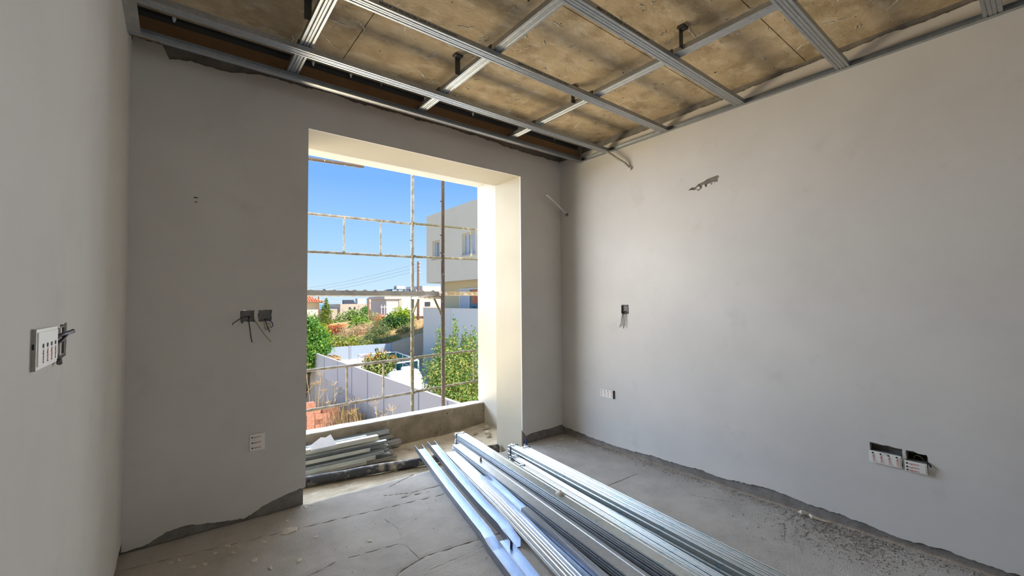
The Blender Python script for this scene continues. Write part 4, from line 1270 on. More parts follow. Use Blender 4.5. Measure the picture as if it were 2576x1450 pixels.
# ---- neighbour's house (right)
HX = 7.5
hs = thing('house', 'cream two-storey neighbouring house with overhanging upper floor', 'house', (HX, 14, GZ))
yf, yn = 17.67, 4.0
w1 = [(15.35, 3.50, 16.98 - 0.06, 4.42)]
wins = [(16.20, 17.02, 3.50, 4.46), (12.95, 14.08, 3.46, 4.46)]
MB().poly_sheet([rect(yn, yf, 2.44, 5.87)] + [rect(a, b, c, d_) for a, b, c, d_ in wins], lambda a, b, d: (d, a, b), HX, HX + 0.22).build('upper_wall', 'render_cream', hs)
bx = MB()
bx.box(HX + 0.22, HX + 7, yn, yf, 5.5, 5.87)
bx.build('roof_slab', 'render_cream', hs)
MB().box(HX + 0.22, HX + 7, yf - 0.2, yf, 2.44, 5.5).build('end_wall', 'render_cream', hs)
MB().box(HX + 0.001, HX + 7, yn, yf, 2.30, 2.44).build('floor_slab', 'render_cream', hs)
MB().box(HX + 0.65, HX + 0.9, yn, 17.3, GZ, 2.30).build('lower_wall', 'render_yellow', hs)
for i, (a, b, c, d_) in enumerate(wins):
    w = MB().poly_sheet([rect(a, b, c, d_), rect(a + 0.06, (a + b) / 2 - 0.03, c + 0.06, d_ - 0.06), rect((a + b) / 2 + 0.03, b - 0.06, c + 0.06, d_ - 0.06)], lambda p, q, d: (d, p, q), HX + 0.16, HX + 0.21).build('window', 'window_frame', hs)
    MB().box(HX + 0.18, HX + 0.185, a + 0.05, (a + b) / 2, c + 0.05, d_ - 0.05).build('pane', 'glass_dark', w)
    MB().box(HX + 0.18, HX + 0.185, (a + b) / 2, b - 0.05, c + 0.05, d_ - 0.05).build('pane', 'glass_dark', w)
    MB().box(HX + 0.172, HX + 0.176, a + 0.08, (a + b) / 2 - 0.05, c + 0.06, d_ - 0.06).build('curtain', 'curtain', w)
    MB().box(HX + 0.172, HX + 0.176, (a + b) / 2 + 0.16, b - 0.10, c + 0.06, d_ - 0.06).build('curtain', 'curtain', w)
    MB().box(HX - 0.05, HX + 0.16, a - 0.04, b + 0.04, c - 0.05, c).build('sill', 'render_white', w)
# ground-floor terrace doors
dd = MB().poly_sheet([rect(13.5, 15.3, 0.9, 1.95), rect(13.6, 14.35, 0.9, 1.88), rect(14.45, 15.2, 0.9, 1.88)], lambda p, q, d: (d, p, q), HX + 0.58, HX + 0.66).build('terrace_door', 'window_frame', hs)
MB().box(HX + 0.60, HX + 0.61, 13.6, 14.35, 0.9, 1.88).build('pane', 'glass_dark', dd)
MB().box(HX + 0.60, HX + 0.61, 14.45, 15.2, 0.9, 1.88).build('pane', 'curtain', dd)
MB().box(HX + 0.62, HX + 0.66, 13.95, 14.1, 0.9, 1.88).build('door_bar', 'window_dark_frame', dd)
MB().box(HX + 0.56, HX + 0.60, 13.62, 14.1, 1.22, 1.86).build('louvre_blind', 'roof_tile', dd)
MB().poly_sheet([rect(10.9, 12.9, 0.9, 1.95), rect(11.0, 12.8, 0.9, 1.88)], lambda p, q, d: (d, p, q), HX + 0.58, HX + 0.66).build('terrace_door', 'window_dark_frame', hs)
tp = thing('terrace_parapet', 'grey panel parapet along the neighbouring terrace', 'parapet', (7.2, 14, -0.2))
MB().box(7.2, 7.26, 14.6, 17.45, -2.1, 0.985).build('panel', 'terrace_panel', tp)
MB().box(7.2, 7.26, 8.0, 14.58, -2.1, 0.985).build('panel', 'terrace_panel_pale', tp)
MB().box(7.18, 7.28, 8.0, 17.47, 0.985, 1.0).build('top_cap', 'fence_panel', tp)
o = MB().lathe([(0.01, 0.86), (0.10, 0.9), (0.11, 1.02), (0.05, 1.09), (0.01, 1.1)], 12, (7.35, 12.85, 0)).build('washing_ball', 'net_teal', None, True)
tag(o, 'round teal toy on the neighbouring terrace parapet', 'toy')
for yy_, lab, cc in ((12.2, 'small pink bottle on the neighbouring terrace parapet', 'leaf_pink'), (11.85, 'small teal bottle on the neighbouring terrace parapet', 'net_teal')):
    o = MB().lathe([(0.07, 1.0), (0.075, 1.12), (0.03, 1.17), (0.025, 1.23), (0.04, 1.26)], 10, (7.23, yy_, 0)).build('bottle', cc, None, True)
    tag(o, lab, 'bottle', 'bottles on the terrace parapet')

# ---- garden things
t = thing('water_tank', 'white horizontal plastic water tank in the neighbouring garden', 'water tank', (3.45, 11.4, GZ))
tk = MB().lathe([(0.05, -0.62), (0.26, -0.60), (0.39, -0.53), (0.45, -0.44), (0.45, 0.44), (0.39, 0.53), (0.26, 0.60), (0.05, 0.62)], 28, (3.45, 11.4, -1.57), 'X').build('body', 'tank_white', t, True)
for dx in (-0.34, 0.0, 0.34):
    MB().lathe([(0.452, dx - 0.03), (0.468, dx - 0.02), (0.468, dx + 0.02), (0.452, dx + 0.03)], 28, (3.45, 11.4, -1.57), 'X').build('rib', 'tank_white', t, True)
MB().lathe([(0.21, -1.16), (0.21, -1.05), (0.18, -1.02), (0.02, -1.01)], 20, (3.55, 11.4, 0)).build('lid', 'tank_white', t, True)
MB().tube([(3.03, 11.4, -1.13), (3.04, 11.4, -1.07), (3.09, 11.4, -1.05), (3.14, 11.4, -1.07), (3.15, 11.4, -1.13)], 0.016, 8).build('lifting_eye', 'tank_white', t, True)
for dx in (-0.38, 0.0, 0.38):
    MB().box(3.45 + dx - 0.09, 3.45 + dx + 0.09, 11.05, 11.75, GZ, -1.86).build('foot', 'tank_white', t)
# pen of white pipes with teal net
t = thing('pipe_pen', 'white pipe pen with teal netting at the back of the garden', 'pen', (4.4, 15.6, GZ))
cs = [(3.30, 13.55), (5.25, 14.0), (5.78, 17.6), (3.9, 17.6)]
zt_ = -1.2
for i in range(4):
    a, b = cs[i], cs[(i + 1) % 4]
    MB().tube([(*a, zt_), (*b, zt_)], 0.032, 8).build('rail', 'pipe_white', t)
    MB().tube([(*a, GZ), (*a, zt_)], 0.032, 8).build('post', 'pipe_white', t)
    MB().tube([(*a, zt_ - 0.4), (*b, zt_ - 0.4)], 0.02, 8).build('rail', 'pipe_white', t)
for i in (1, 2):
    a, b = cs[i], cs[(i + 1) % 4]
    for k in (0.33, 0.66):
        p = (a[0] + (b[0] - a[0]) * k, a[1] + (b[1] - a[1]) * k)
        MB().tube([(*p, GZ), (*p, zt_)], 0.025, 8).build('post', 'pipe_white', t)
a, b = cs[1], cs[2]
MB().add([(a[0] + 0.03, a[1], GZ), (b[0] + 0.03, b[1], GZ), (b[0] + 0.03, b[1], zt_ - 0.05), (a[0] + 0.03, a[1], zt_ - 0.05), (a[0] + 0.04, a[1], GZ), (b[0] + 0.04, b[1], GZ), (b[0] + 0.04, b[1], zt_ - 0.05), (a[0] + 0.04, a[1], zt_ - 0.05)],
         [(0, 1, 2, 3), (7, 6, 5, 4), (0, 4, 5, 1), (2, 6, 7, 3), (1, 5, 6, 2), (3, 7, 4, 0)]).build('net', 'net_teal', t)
MB().box(5.0, 5.72, 17.62, 17.63, GZ, zt_ - 0.05).build('net', 'net_teal', t)
MB().box(2.86, 3.28, 13.28, 13.31, -1.55, -1.32).build('sign_board', 'sign_brown', t)
# pallets
t0 = None
for k in range(6):
    z = GZ + k * 0.155 if k < 6 else 0
    t = thing('pallet', 'wooden pallet in the stack in the corner of the white and blue-grey fences', 'pallet', (2.62, 17.9, z), 'stacked pallets in the garden corner')
    for j in range(3):
        MB().box(2.2, 3.04, 17.45 + j * 0.40, 17.55 + j * 0.40, z + 0.02, z + 0.12).build('bearer', 'pallet_wood', t)
    for j in range(5):
        MB().box(2.2 + j * 0.185, 2.30 + j * 0.185, 17.44, 18.36, z + 0.12, z + 0.145).build('slat', 'pallet_wood', t)
    for j in range(3):
        MB().box(2.2 + j * 0.37, 2.30 + j * 0.37, 17.44, 18.36, z, z + 0.02).build('slat', 'pallet_wood', t)

# bricks stacked in the yard
BL, BH, BD = 0.235, 0.165, 0.14


def brick_mesh(holes):
    m = MB()
    if not holes:
        e_ = 0.004
        m.add([(e_, 0, e_), (BL - e_, 0, e_), (BL - e_, 0, BH - e_), (e_, 0, BH - e_), (0, e_, 0), (BL, e_, 0), (BL, e_, BH), (0, e_, BH), (0, BD, 0), (BL, BD, 0), (BL, BD, BH), (0, BD, BH)],
              [(0, 1, 2, 3), (0, 4, 5, 1), (1, 5, 6, 2), (2, 6, 7, 3), (3, 7, 4, 0), (4, 8, 9, 5), (5, 9, 10, 6), (6, 10, 11, 7), (7, 11, 8, 4), (8, 11, 10, 9)])
    else:
        nxh, nzh, b = 5, 4, 0.014
        cw, ch = (BL - b) / nxh, (BH - b) / nzh
        m.add([(0, 0.05, 0), (BL, 0.05, 0), (BL, 0.05, BH), (0, 0.05, BH), (0, BD, 0), (BL, BD, 0), (BL, BD, BH), (0, BD, BH)], [(0, 1, 2, 3), (4, 7, 6, 5), (0, 4, 5, 1), (1, 5, 6, 2), (2, 6, 7, 3), (3, 7, 4, 0)])
        for i in range(nxh + 1):
            m.box(i * cw, i * cw + b, 0, 0.05, 0, BH)
        for j in range(nzh + 1):
            m.box(0, BL, 0, 0.05, j * ch, j * ch + b)
    me = m.build('hollow_brick', 'brick_clay')
    d_ = me.data
    bpy.data.objects.remove(me)
    return d_
bm_plain, bm_holes = brick_mesh(False), brick_mesh(True)
hole_at = {(3, 5), (0, 2), (3, 6), (2, 6), (1, 4)}
for lay in range(7):
    for c in range(4):
        for dp in range(2):
            if lay == 6 and c < 2 and dp == 0:
                continue
            o = bpy.data.objects.new('hollow_brick', bm_holes if (c, lay) in hole_at and dp == 0 else bm_plain)
            COL.objects.link(o)
            o.location = (0.42 + c * (BL + 0.008) + rd.uniform(-0.006, 0.006) + (0.05 if lay < 2 else 0), 12.1 + dp * (BD + 0.01) + rd.uniform(-0.012, 0.012), YZ + 0.02 + lay * (BH + 0.002))
            hol = (c, lay) in hole_at and dp == 0
            if hol:
                tag(o, 'red clay brick with its cell holes facing the window in the yard stack', 'brick', 'bricks showing their holes in the yard stack')
            else:
                tag(o, 'plain-faced red clay brick in the stack in the yard', 'brick', 'plain bricks in the yard stack')
o = MB().box(0.20, 0.90, 13.0, 13.3, YZ, YZ + 1.22).build('clay_slab', 'brick_clay')
tag(o, 'tall clay block slab standing behind the brick stack', 'brick')

# ================================================================ PLANTS


def leaves(name, m, parent, blobs, n, size, seed, up=0.2, shell=0.25, narrow=0.45):
    r = np.random.default_rng(seed)
    bl = np.array(blobs, float)
    wgt = (bl[:, 3] * bl[:, 4] * bl[:, 5]) ** (2 / 3)
    idx = r.choice(len(bl), n, p=wgt / wgt.sum())
    d = r.normal(size=(n, 3))
    d /= np.linalg.norm(d, axis=1)[:, None]
    rad = r.random(n) ** shell
    lump = 1 + 0.22 * np.sin(d[:, 0] * 5 + idx) * np.sin(d[:, 2] * 6 + idx * 2) + 0.15 * r.normal(size=n)
    c = bl[idx, :3] + d * bl[idx, 3:6] * (rad * lump)[:, None]
    nrm = d + r.normal(size=(n, 3)) * 0.7
    nrm[:, 2] += up
    nrm /= np.linalg.norm(nrm, axis=1)[:, None]
    ax = np.cross(nrm, r.normal(size=(n, 3)))
    ax /= np.linalg.norm(ax, axis=1)[:, None]
    bx_ = np.cross(nrm, ax)
    s = size * (0.55 + 0.9 * r.random(n))[:, None]
    v = np.empty((n, 4, 3))
    v[:, 0] = c - ax * s * 0.5
    v[:, 1] = c + bx_ * s * narrow * 0.5 + nrm * s * 0.08
    v[:, 2] = c + ax * s * 0.5
    v[:, 3] = c - bx_ * s * narrow * 0.5 + nrm * s * 0.08
    off = Vector((0, 0, 0))
    p = parent
    while p is not None:
        off += p.location
        p = p.parent
    v = (v - np.array(off)).reshape(-1, 3)
    f = (np.arange(n)[:, None] * 4 + np.array([[0, 1, 2, 0, 2, 3]])).reshape(-1, 3)
    me = bpy.data.meshes.new(name)
    me.from_pydata(v.tolist(), [], f.tolist())
    me.materials.append(MATS[m])
    o = bpy.data.objects.new(name, me)
    COL.objects.link(o)
    o.parent = parent
    o['kind'] = 'stuff'
    return o


def plant(name, label, cat, base, blobs, m, n, size, seed, trunk=0.05, group=None, m2=None, n2=0, stems=True, narrow=0.45):
    t = thing(name, label, cat, base, group)
    leaves('foliage', m, t, blobs, n, size, seed, narrow=narrow)
    if m2:
        leaves('foliage', m2, t, blobs, n2, size * 0.9, seed + 77, narrow=narrow)
    if stems:
        tr = Vector(base)
        top = Vector(blobs[0][:3])
        mid = tr.lerp(top, 0.5) + Vector((trunk, 0, 0))
        MB().tube([tr, mid, top], [trunk, trunk * 0.8, trunk * 0.4], 7).build('trunk', 'bark', t, True)
        for b in blobs[1:]:
            MB().tube([mid, Vector(b[:3])], [trunk * 0.5, trunk * 0.2], 6).build('branch', 'bark', t, True)
    return t

plant('leafy_bush', 'large yellow-green leafy bush right outside, behind the white fence', 'bush', (3.35, 7.8, GZ),
      [(3.35, 7.8, -0.75, 0.85, 0.6, 0.75), (2.95, 7.6, -0.75, 0.55, 0.5, 0.6), (3.9, 8.0, -0.75, 0.6, 0.6, 0.8), (3.3, 7.8, -1.5, 0.9, 0.7, 0.6), (3.9, 7.9, -1.6, 0.7, 0.6, 0.6), (2.95, 7.8, 0.05, 0.16, 0.14, 0.55),
       (3.42, 7.8, 0.35, 0.10, 0.10, 0.50), (3.75, 7.8, 0.0, 0.14, 0.14, 0.45), (4.15, 8.0, -0.05, 0.2, 0.2, 0.5), (3.25, 7.8, 0.0, 0.2, 0.2, 0.35)],
      'leaf_shrub', 12000, 0.075, 1, 0.05, m2='leaf_green', n2=7000)
plant('flower_shrub', 'leafy shrub with reddish tips beside the white tank', 'shrub', (3.0, 12.8, GZ),
      [(2.95, 12.8, -1.35, 0.62, 0.5, 0.45), (2.7, 12.8, -0.95, 0.22, 0.2, 0.28), (3.15, 12.8, -0.85, 0.30, 0.25, 0.28), (3.6, 12.8, -0.95, 0.22, 0.2, 0.2), (3.3, 12.8, -1.2, 0.35, 0.3, 0.3), (2.98, 12.8, -0.62, 0.06, 0.06, 0.2)],
      'leaf_shrub', 1900, 0.10, 2, 0.03, m2='leaf_dark', n2=1500)
leaves('foliage', 'leaf_orange', bpy.data.objects['flower_shrub'], [(2.7, 12.8, -0.80, 0.2, 0.2, 0.22), (3.15, 12.8, -0.72, 0.28, 0.25, 0.24), (3.6, 12.8, -0.85, 0.22, 0.2, 0.16)], 260, 0.09, 91)
plant('garden_tree', 'bright green leafy tree where the two fences meet', 'tree', (1.6, 18.0, YZ),
      [(1.9, 18.0, -0.7, 0.75, 0.6, 0.6), (2.25, 18.1, -0.55, 0.6, 0.5, 0.55), (1.9, 18.0, 0.0, 0.6, 0.5, 0.6), (1.6, 18.0, -1.3, 0.6, 0.5, 0.6), (2.2, 18.0, -0.95, 0.45, 0.4, 0.3), (1.75, 18.0, 0.4, 0.4, 0.4, 0.4)], 'leaf_green', 5200, 0.12, 3, 0.06, m2='leaf_bright', n2=3600)
plant('hillside_bush', 'lime-green rounded bush behind the garden tree', 'bush', (3.3, 22.5, -1.3),
      [(3.2, 22.5, -0.5, 0.6, 0.6, 0.8), (3.5, 22.5, -0.7, 0.4, 0.5, 0.6), (2.7, 22.5, -0.3, 0.7, 0.6, 0.7)], 'leaf_lime', 2600, 0.16, 4, 0.05)
plant('cypress', 'slender pointed cypress before the sea', 'tree', (9.3, 44.0, -3.0),
      [(9.3, 44.0, -1.4, 0.75, 0.7, 1.3), (9.3, 44.0, -0.2, 0.62, 0.6, 1.0), (9.3, 44.0, 0.7, 0.40, 0.4, 0.7), (9.3, 44.0, 1.35, 0.17, 0.17, 0.45)], 'leaf_cypress', 2600, 0.22, 5, 0.1, m2='leaf_green', n2=600, narrow=0.3)
plant('hillside_tree', 'broad sage-green tree in front of the far beige house', 'tree', (11.6, 44, -3.2),
      [(11.4, 44, -1.1, 1.5, 1.2, 1.2), (12.6, 44, -0.6, 1.2, 1.0, 1.1), (10.6, 44, -1.4, 1.0, 1.0, 0.9), (13.6, 44, -1.1, 1.2, 1.0, 1.1), (12.1, 44, 0.0, 0.9, 0.8, 0.6), (14.2, 44, -0.7, 0.7, 0.7, 0.8)], 'leaf_sage', 2600, 0.30, 6, 0.15, m2='leaf_bright', n2=2200)
plant('hillside_tree', 'small bright green tree beside the dark utility pole', 'tree', (9.2, 33, -2.0),
      [(9.0, 33, -0.55, 0.6, 0.6, 0.7), (9.5, 33, -0.5, 0.45, 0.5, 0.6), (8.6, 33, -0.8, 0.4, 0.4, 0.4)], 'leaf_bright', 1800, 0.20, 7, 0.08)
plant('red_bush', 'reddish dry bush on the hillside before the orange wall', 'bush', (5.6, 29, -1.6),
      [(5.6, 29, -0.75, 0.6, 0.5, 0.5), (6.2, 29, -0.8, 0.5, 0.5, 0.5), (5.1, 29, -0.9, 0.5, 0.5, 0.4)], 'leaf_red', 1300, 0.16, 8, 0.04, m2='leaf_olive', n2=800)
plant('tan_bush', 'pale dry bush on the hillside right of the red bush', 'bush', (6.7, 27, -1.5),
      [(6.4, 27, -0.95, 0.9, 0.6, 0.45), (7.2, 27, -0.65, 0.8, 0.6, 0.55), (5.9, 27, -1.1, 0.5, 0.5, 0.35)], 'leaf_tan', 2300, 0.15, 9, 0.04, m2='leaf_pink', n2=500, narrow=0.25)
plant('hillside_bush', 'yellow-green low bush behind the blue-grey fence, on the left', 'bush', (4.2, 21.5, -1.3),
      [(4.1, 21.5, -0.9, 0.7, 0.5, 0.38), (4.9, 21.8, -0.95, 0.6, 0.5, 0.35), (3.6, 21.3, -0.95, 0.5, 0.4, 0.3)], 'leaf_olive', 1800, 0.13, 10, 0.03, m2='leaf_lime', n2=900)
plant('feathery_bush', 'feathery grey-green olive bush in the middle of the hillside', 'bush', (7.15, 23.5, -1.2),
      [(7.1, 23.5, -0.35, 0.55, 0.5, 0.75), (7.45, 23.5, -0.75, 0.5, 0.5, 0.55), (6.7, 23.5, -0.85, 0.5, 0.5, 0.5), (6.3, 23.3, -1.0, 0.45, 0.4, 0.35), (7.2, 23.5, -1.0, 0.6, 0.5, 0.4)], 'leaf_sage', 3200, 0.16, 11, 0.05, m2='leaf_dark', n2=900, narrow=0.16)
plant('hillside_tree', 'dense dark green tree left of the olive-green scaffold upright', 'tree', (9.0, 25.5, -0.8),
      [(8.9, 25.5, -0.35, 0.75, 0.7, 0.75), (9.5, 25.5, -0.2, 0.7, 0.6, 0.6), (8.5, 25.5, -0.15, 0.5, 0.5, 0.5)], 'leaf_dark', 2600, 0.17, 12, 0.08, m2='leaf_green', n2=900)
plant('hillside_tree', 'lime-green tree growing above the dense dark one', 'tree', (9.7, 26.0, -0.6),
      [(9.6, 26.0, 0.30, 0.65, 0.5, 0.6), (10.2, 26, 0.1, 0.55, 0.5, 0.7), (9.0, 26, 0.05, 0.5, 0.5, 0.4)], 'leaf_lime', 1700, 0.17, 13, 0.06, m2='leaf_bright', n2=1000)
plant('orange_bush', 'small orange dry bush before the white far house', 'bush', (9.1, 28, -0.9), [(9.0, 28, 0.05, 0.5, 0.4, 0.35), (8.7, 28, -0.2, 0.3, 0.3, 0.3)], 'leaf_orange', 700, 0.13, 14, 0.03)
plant('pink_bush', 'pinkish bare bush against the white far house', 'bush', (11.6, 36, -1.5), [(11.5, 36, 0.0, 0.8, 0.5, 0.5), (12.2, 36, 0.1, 0.4, 0.4, 0.35)], 'leaf_pink', 420, 0.14, 15, 0.03, narrow=0.2)
plant('hillside_bush', 'thin green bush behind the blue-grey fence, left of the dry grass', 'bush', (6.2, 20.8, -1.2),
      [(6.0, 20.6, -0.95, 0.55, 0.4, 0.26), (6.9, 20.8, -0.9, 0.5, 0.4, 0.25), (5.3, 20.4, -0.95, 0.6, 0.4, 0.22)], 'leaf_olive', 1500, 0.11, 16, 0.03, m2='leaf_bright', n2=500)
plant('hillside_bush', 'greenish bush on the dry slope left of the scaffold upright', 'bush', (8.4, 22.5, -0.8), [(8.3, 22.5, -0.50, 0.5, 0.4, 0.3), (8.9, 22.8, -0.35, 0.4, 0.4, 0.3)], 'leaf_olive', 900, 0.12, 17, 0.03)
plant('far_tree', 'green tree between the beige and the white far houses', 'tree', (17.2, 54, -3.6), [(17.2, 54, -0.6, 0.9, 0.9, 1.3), (17.7, 54, -1.5, 0.8, 0.8, 1.0), (16.9, 54, 0.3, 0.5, 0.5, 0.5)], 'leaf_green', 1500, 0.28, 18, 0.12)

# dry grass on the slope
r = np.random.default_rng(4)
gm = MB()
for k in range(5200):
    x, y = r.uniform(5.6, 14), 18.85 + abs(r.normal(0, 3.2))
    z = terrain(x, y)
    h_ = r.uniform(0.12, 0.34)
    a = r.uniform(0, 6.28)
    dx_, dy_ = math.cos(a) * 0.012, math.sin(a) * 0.012
    lx, ly = r.normal(0, 0.10), r.normal(0, 0.10)
    gm.add([(x - dx_, y - dy_, z - 0.02), (x + dx_, y + dy_, z - 0.02), (x + lx, y + ly, z + h_)], [(0, 1, 2)])
o = gm.build('dry_grass', 'straw', None, False, False)
tag(o, 'dry golden grass on the slope above the beige wall', 'grass', kind='stuff')


def fennel(label, x, y, h_, seed, m='straw'):
    q = random.Random(seed)
    t = thing('dry_fennel', label, 'dry plant', (x, y, YZ), 'dried fennel stalks in the yard')
    top = Vector((x + q.uniform(-0.15, 0.15), y + q.uniform(-0.1, 0.1), YZ + h_))
    MB().tube([(x, y, YZ), (x + 0.02, y, YZ + h_ * 0.5), top], [0.014, 0.011, 0.007], 6).build('stalk', m, t)
    br = [(top, 0.20)]
    for k in range(3):
        f_ = q.uniform(0.55, 0.9)
        a = q.uniform(0, 6.28)
        s = Vector((x, y, YZ)).lerp(top, f_)
        e_ = s + Vector((math.cos(a) * 0.22, math.sin(a) * 0.22, q.uniform(0.10, 0.25)))
        MB().tube([s, e_], [0.007, 0.005], 5).build('branch', m, t)
        br.append((e_, 0.13))
    for c, rr_ in br:
        mb = MB()
        for k in range(11):
            a = 2 * math.pi * k / 11
            e_ = c + Vector((math.cos(a) * rr_ * q.uniform(0.5, 1), math.sin(a) * rr_ * q.uniform(0.5, 1), rr_ * q.uniform(0.3, 0.8)))
            mb.tube([c, e_, e_ + Vector((0, 0, 0.02))], [0.004, 0.004, 0.013], 4)
        u = mb.build('umbel', m, t)
        u['kind'] = 'stuff'
    return t
fennel('tall dry fennel stalk at the left edge behind the brick stack', 0.95, 14.2, 2.35, 1)
fennel('shorter dry fennel stalk beside the tall one behind the bricks', 1.20, 14.0, 1.95, 2)
fennel('orange dry fennel head in front of the concrete wall, in the middle', 1.55, 10.6, 1.55, 3)
fennel('dry fennel stalk leaning near the lower guard rail spindle', 1.65, 9.2, 1.85, 4, 'straw_pale')
fennel('low dry fennel head just above the upstand, among the dark weeds', 1.35, 9.6, 1.05, 5)
fennel('pale thin dry stalk standing close to the white fence', 1.6, 8.1, 1.75, 6, 'straw_pale')
fennel('thin dry stalk just right of the brick stack', 1.6, 13.2, 1.7, 7, 'straw_pale')


def weeds(label, x, y, rx, ry, h_, n, seed, m):
    q = random.Random(seed)
    mb = MB()
    for k in range(n):
        px, py_ = min(1.80, x + q.gauss(0, rx)), y + q.gauss(0, ry)
        hh = h_ * q.uniform(0.3, 1)
        a = q.uniform(0, 6.28)
        w = 0.007
        c, s_ = math.cos(a) * w, math.sin(a) * w
        lx, ly = min(0.18, q.gauss(0, 0.16)), q.gauss(0, 0.16)
        mb.add([(px - c, py_ - s_, YZ), (px + c, py_ + s_, YZ), (px + lx * 0.5 + c, py_ + ly * 0.5 + s_, YZ + hh * 0.6), (px + lx * 0.5 - c, py_ + ly * 0.5 - s_, YZ + hh * 0.6), (px + lx, py_ + ly, YZ + hh)], [(0, 1, 2, 3), (3, 2, 4)])
    o = mb.build('dry_weeds', m, None, False, False)
    tag(o, label, 'weeds', kind='stuff')
weeds('tangle of dark dry weeds between bricks and concrete wall', 1.55, 11.4, 0.22, 0.9, 1.25, 2600, 1, 'weed_dark')
weeds('orange-brown dry grass among the dark weeds by the concrete wall', 1.55, 11.0, 0.2, 1.0, 1.45, 800, 7, 'straw')
weeds('pale dry weeds in front of the concrete wall', 1.45, 10.2, 0.28, 1.2, 1.05, 900, 2, 'straw_pale')
weeds('dry weeds behind the brick stack', 1.0, 13.9, 0.5, 0.4, 1.3, 600, 3, 'weed_dark')

# ================================================================ FAR HOUSES, POLES
t = thing('house', 'cream house with red tiled roof at the left edge of the window', 'house', (6.5, 46, -3.5))
MB().box(2.0, 8.80, 45.0, 53.0, -4.5, 1.30).build('wall', 'render_cream', t)
MB().box(1.6, 9.15, 44.5, 53.4, 1.30, 1.42).build('eaves', 'render_white', t)
rf = MB()
n = 30
for k in range(n):
    x0, x1 = 1.5 + k * 7.7 / n, 1.5 + (k + 1) * 7.7 / n
    for j in range(2):
        pass
rfm = thing  # alias kept simple below
roof = MB().add([(1.5, 44.4, 1.42), (9.2, 44.4, 1.42), (9.2, 53.4, 1.42), (1.5, 53.4, 1.42), (4.2, 48.9, 3.0), (6.5, 48.9, 3.0)], [(0, 1, 5, 4), (1, 2, 5), (2, 3, 4, 5), (3, 0, 4), (3, 2, 1, 0)]).build('roof', 'roof_tile', t)
for k in range(34):
    x = 1.6 + k * 0.226
    ytop = 48.9 if 4.2 <= x <= 6.5 else (44.4 + 4.5 * (x - 1.5) / 2.7 if x < 4.2 else 44.4 + 4.5 * (9.2 - x) / 2.7)
    f_ = (ytop - 44.4) / 4.5
    if f_ > 0.05:
        MB().tube([(x, 44.36, 1.46), (x + (0 if True else 0), ytop, 1.46 + 1.58 * f_)], 0.075, 6).build('tile_row', 'roof_tile', roof)
t = thing('house', 'beige flat-roofed house with solar heater behind the sage-green tree', 'house', (18, 62, -4))
MB().box(15.4, 21.3, 60.0, 68, -5, 1.15).build('wall', 'render_beige', t)
MB().box(13.6, 22.9, 60.6, 68, -5, 0.45).build('wall', 'render_beige', t)
MB().add([(16.0, 60.2, 1.15), (17.6, 60.2, 1.15), (17.6, 61.0, 1.75), (16.0, 61.0, 1.75), (16.0, 61.05, 1.7), (17.6, 61.05, 1.7), (17.6, 61.05, 1.15), (16.0, 61.05, 1.15)], [(0, 1, 2, 3), (3, 2, 5, 4), (4, 5, 6, 7), (0, 3, 4, 7), (1, 6, 5, 2)]).build('solar_panel', 'window_dark_frame', t)
MB().box(18.1, 19.3, 60.8, 61.8, 1.15, 1.95).build('roof_tank', 'render_white', t)
MB().lathe([(0.5, 1.15), (0.5, 1.55), (0.35, 1.8), (0.05, 1.9)], 12, (20.4, 61.2, 0)).build('roof_dome', 'tank_white', t, True)
for xx in (16.6, 17.3):
    MB().box(xx, xx + 0.25, 59.97, 60.02, 0.35, 0.7).build('window', 'window_dark_frame', t)
t = thing('house', 'white modern house with outside stair, behind the tall utility pole', 'house', (19, 48, -3))
MB().box(16.2, 17.7, 45.0, 50, -3, 1.75).build('wall', 'render_white', t)
MB().box(15.9, 18.0, 44.8, 50, 1.72, 2.02).build('roof_slab', 'render_white', t)
MB().box(17.7, 18.05, 44.9, 50, -3, 1.75).build('corner_pier', 'render_beige', t)
MB().box(18.05, 24.5, 45.4, 50, -3, 2.02).build('wall', 'render_white', t)
MB().add([(18.05, 45.0, -2), (19.9, 45.0, 0.75), (20.8, 45.0, 0.75), (20.8, 45.0, -2), (18.05, 45.39, -2), (19.9, 45.39, 0.75), (20.8, 45.39, 0.75), (20.8, 45.39, -2)], [(0, 1, 2, 3), (7, 6, 5, 4), (0, 4, 5, 1), (1, 5, 6, 2), (2, 6, 7, 3)]).build('stair_wall', 'terrace_panel', t)
MB().box(19.2, 26, 44.2, 45.39, -0.35, -0.15).build('canopy', 'render_white', t)
MB().box(20.8, 27, 45.1, 45.4, -2, 0.78).build('wall', 'render_beige', t)
MB().box(21.3, 22.0, 45.32, 45.42, 0.82, 1.35).build('window', 'window_dark_frame', t)
MB().box(14.9, 16.9, 43.6, 45.0, -2.5, -0.15).build('wall', 'terrace_panel', t)
MB().box(15.55, 16.0, 43.5, 43.62, -1.5, -0.35).build('window', 'glass_dark', t)
for xx in (15.55, 15.9):
    MB().tube([(xx, 44.8, -0.15), (xx, 44.8, 1.05)], 0.05, 6).build('balcony_post', 'render_white', t)
MB().box(15.4, 16.3, 44.75, 44.85, 0.75, 0.83).build('balcony_rail', 'render_white', t)
t = thing('house', 'white roof box and dark pergola showing above the scaffold deck', 'house', (27, 58, -3))
MB().box(27.2, 31.2, 58, 64, -4, 3.9).build('wall', 'render_white', t)
MB().box(26.4, 27.2, 58.6, 64, -4, 3.3).build('wall', 'render_white', t)
MB().box(22.0, 26.4, 58.6, 64, -4, 2.4).build('wall', 'render_white', t)
for xx in (22.6, 23.6, 24.6, 25.6):
    MB().tube([(xx, 59, 2.4), (xx, 59, 3.35)], 0.09, 6).build('pergola_post', 'window_dark_frame', t)
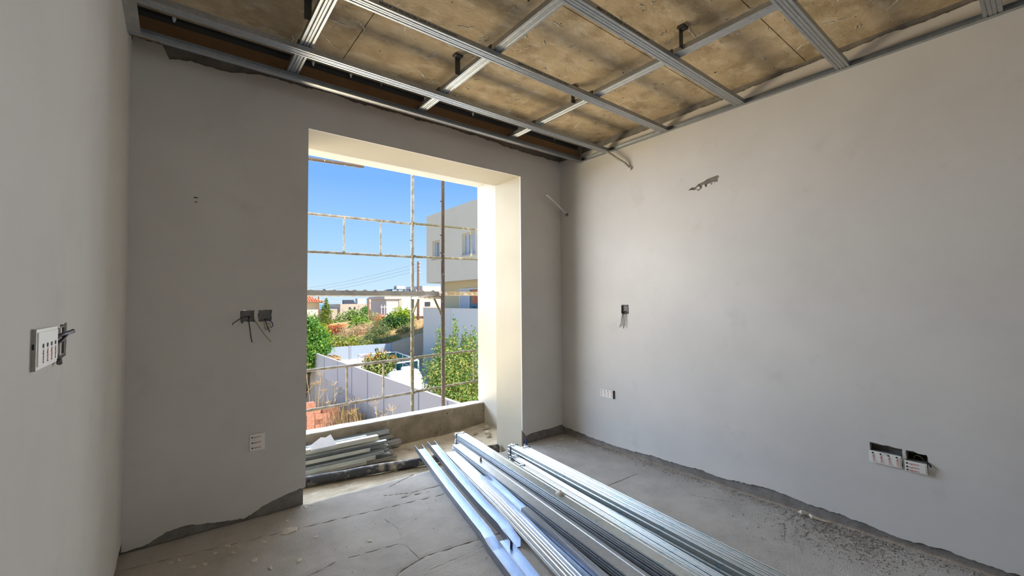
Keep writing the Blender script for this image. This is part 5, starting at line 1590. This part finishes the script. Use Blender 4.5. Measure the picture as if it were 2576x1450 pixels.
MB().add([(21.6, 58.7, 2.5), (22.6, 58.7, 3.35), (26.2, 58.7, 3.35), (26.2, 61, 3.35), (22.6, 61, 3.35), (21.6, 61, 2.5)], [(0, 1, 4, 5), (1, 2, 3, 4)]).build('pergola_roof', 'window_dark_frame', t)
MB().box(23.4, 24.8, 59, 60, 3.36, 3.85).build('roof_tank', 'render_white', t)
o = MB().box(6.6, 9.3, 36.0, 36.3, -2.5, -0.62).build('orange_wall', 'leaf_orange')
tag(o, 'low orange garden wall behind the reddish bush', 'wall', kind='structure')
o = MB().box(9.2, 13.5, 38.0, 38.3, -2.6, -0.85).build('grey_wall', 'terrace_panel')
tag(o, 'low grey wall at the foot of the far houses', 'wall', kind='structure')


def pole(label, x, y, z0, z1, r_, bars):
    t = thing('utility_pole', label, 'utility pole', (x, y, z0), 'utility poles on the slope')
    MB().tube([(x, y, z0), (x, y, z1)], [r_, r_ * 0.75], 9).build('pole', 'pole_wood', t, True)
    for k in range(bars):
        z = z1 - 0.12 - k * 0.32
        MB().tube([(x, y - r_, z), (x + 0.22, y - r_, z)], 0.03, 6).build('insulator_arm', 'window_frame', t)
    return t
pole('tall brown utility pole with insulators, right of the scaffold upright', 14.9, 34.0, -3.0, 5.15, 0.13, 4)
pole('dark utility pole before the gap between the far houses', 13.2, 42.5, -3.5, 1.80, 0.15, 0)
pole('thin utility pole behind the cypress', 12.5, 60.0, -5, 2.25, 0.12, 3)
for k in range(4):
    z = 2.05 - k * 0.30
    pts = []
    for i in range(13):
        u = i / 12
        p = Vector((12.5, 60, z)).lerp(Vector((22.5, 70, z + 0.9)), u)
        p.z -= 0.5 * math.sin(math.pi * u)
        pts.append(p)
    o = MB().tube(pts, 0.022, 4).build('power_line', 'fence_post')
    tag(o, 'thin overhead power line before the sea', 'power line', 'overhead power lines')
for k in range(3):
    z = 5.0 - k * 0.32
    pts = []
    for i in range(13):
        u = i / 12
        p = Vector((15.1, 33.9, z)).lerp(Vector((2.0, 62, z - 2.2)), u)
        p.z -= 0.9 * math.sin(math.pi * u)
        pts.append(p)
    o = MB().tube(pts, 0.012, 4).build('power_line', 'fence_post')
    tag(o, 'faint overhead power line running left from the tall pole', 'power line', 'faint power lines from the tall pole')
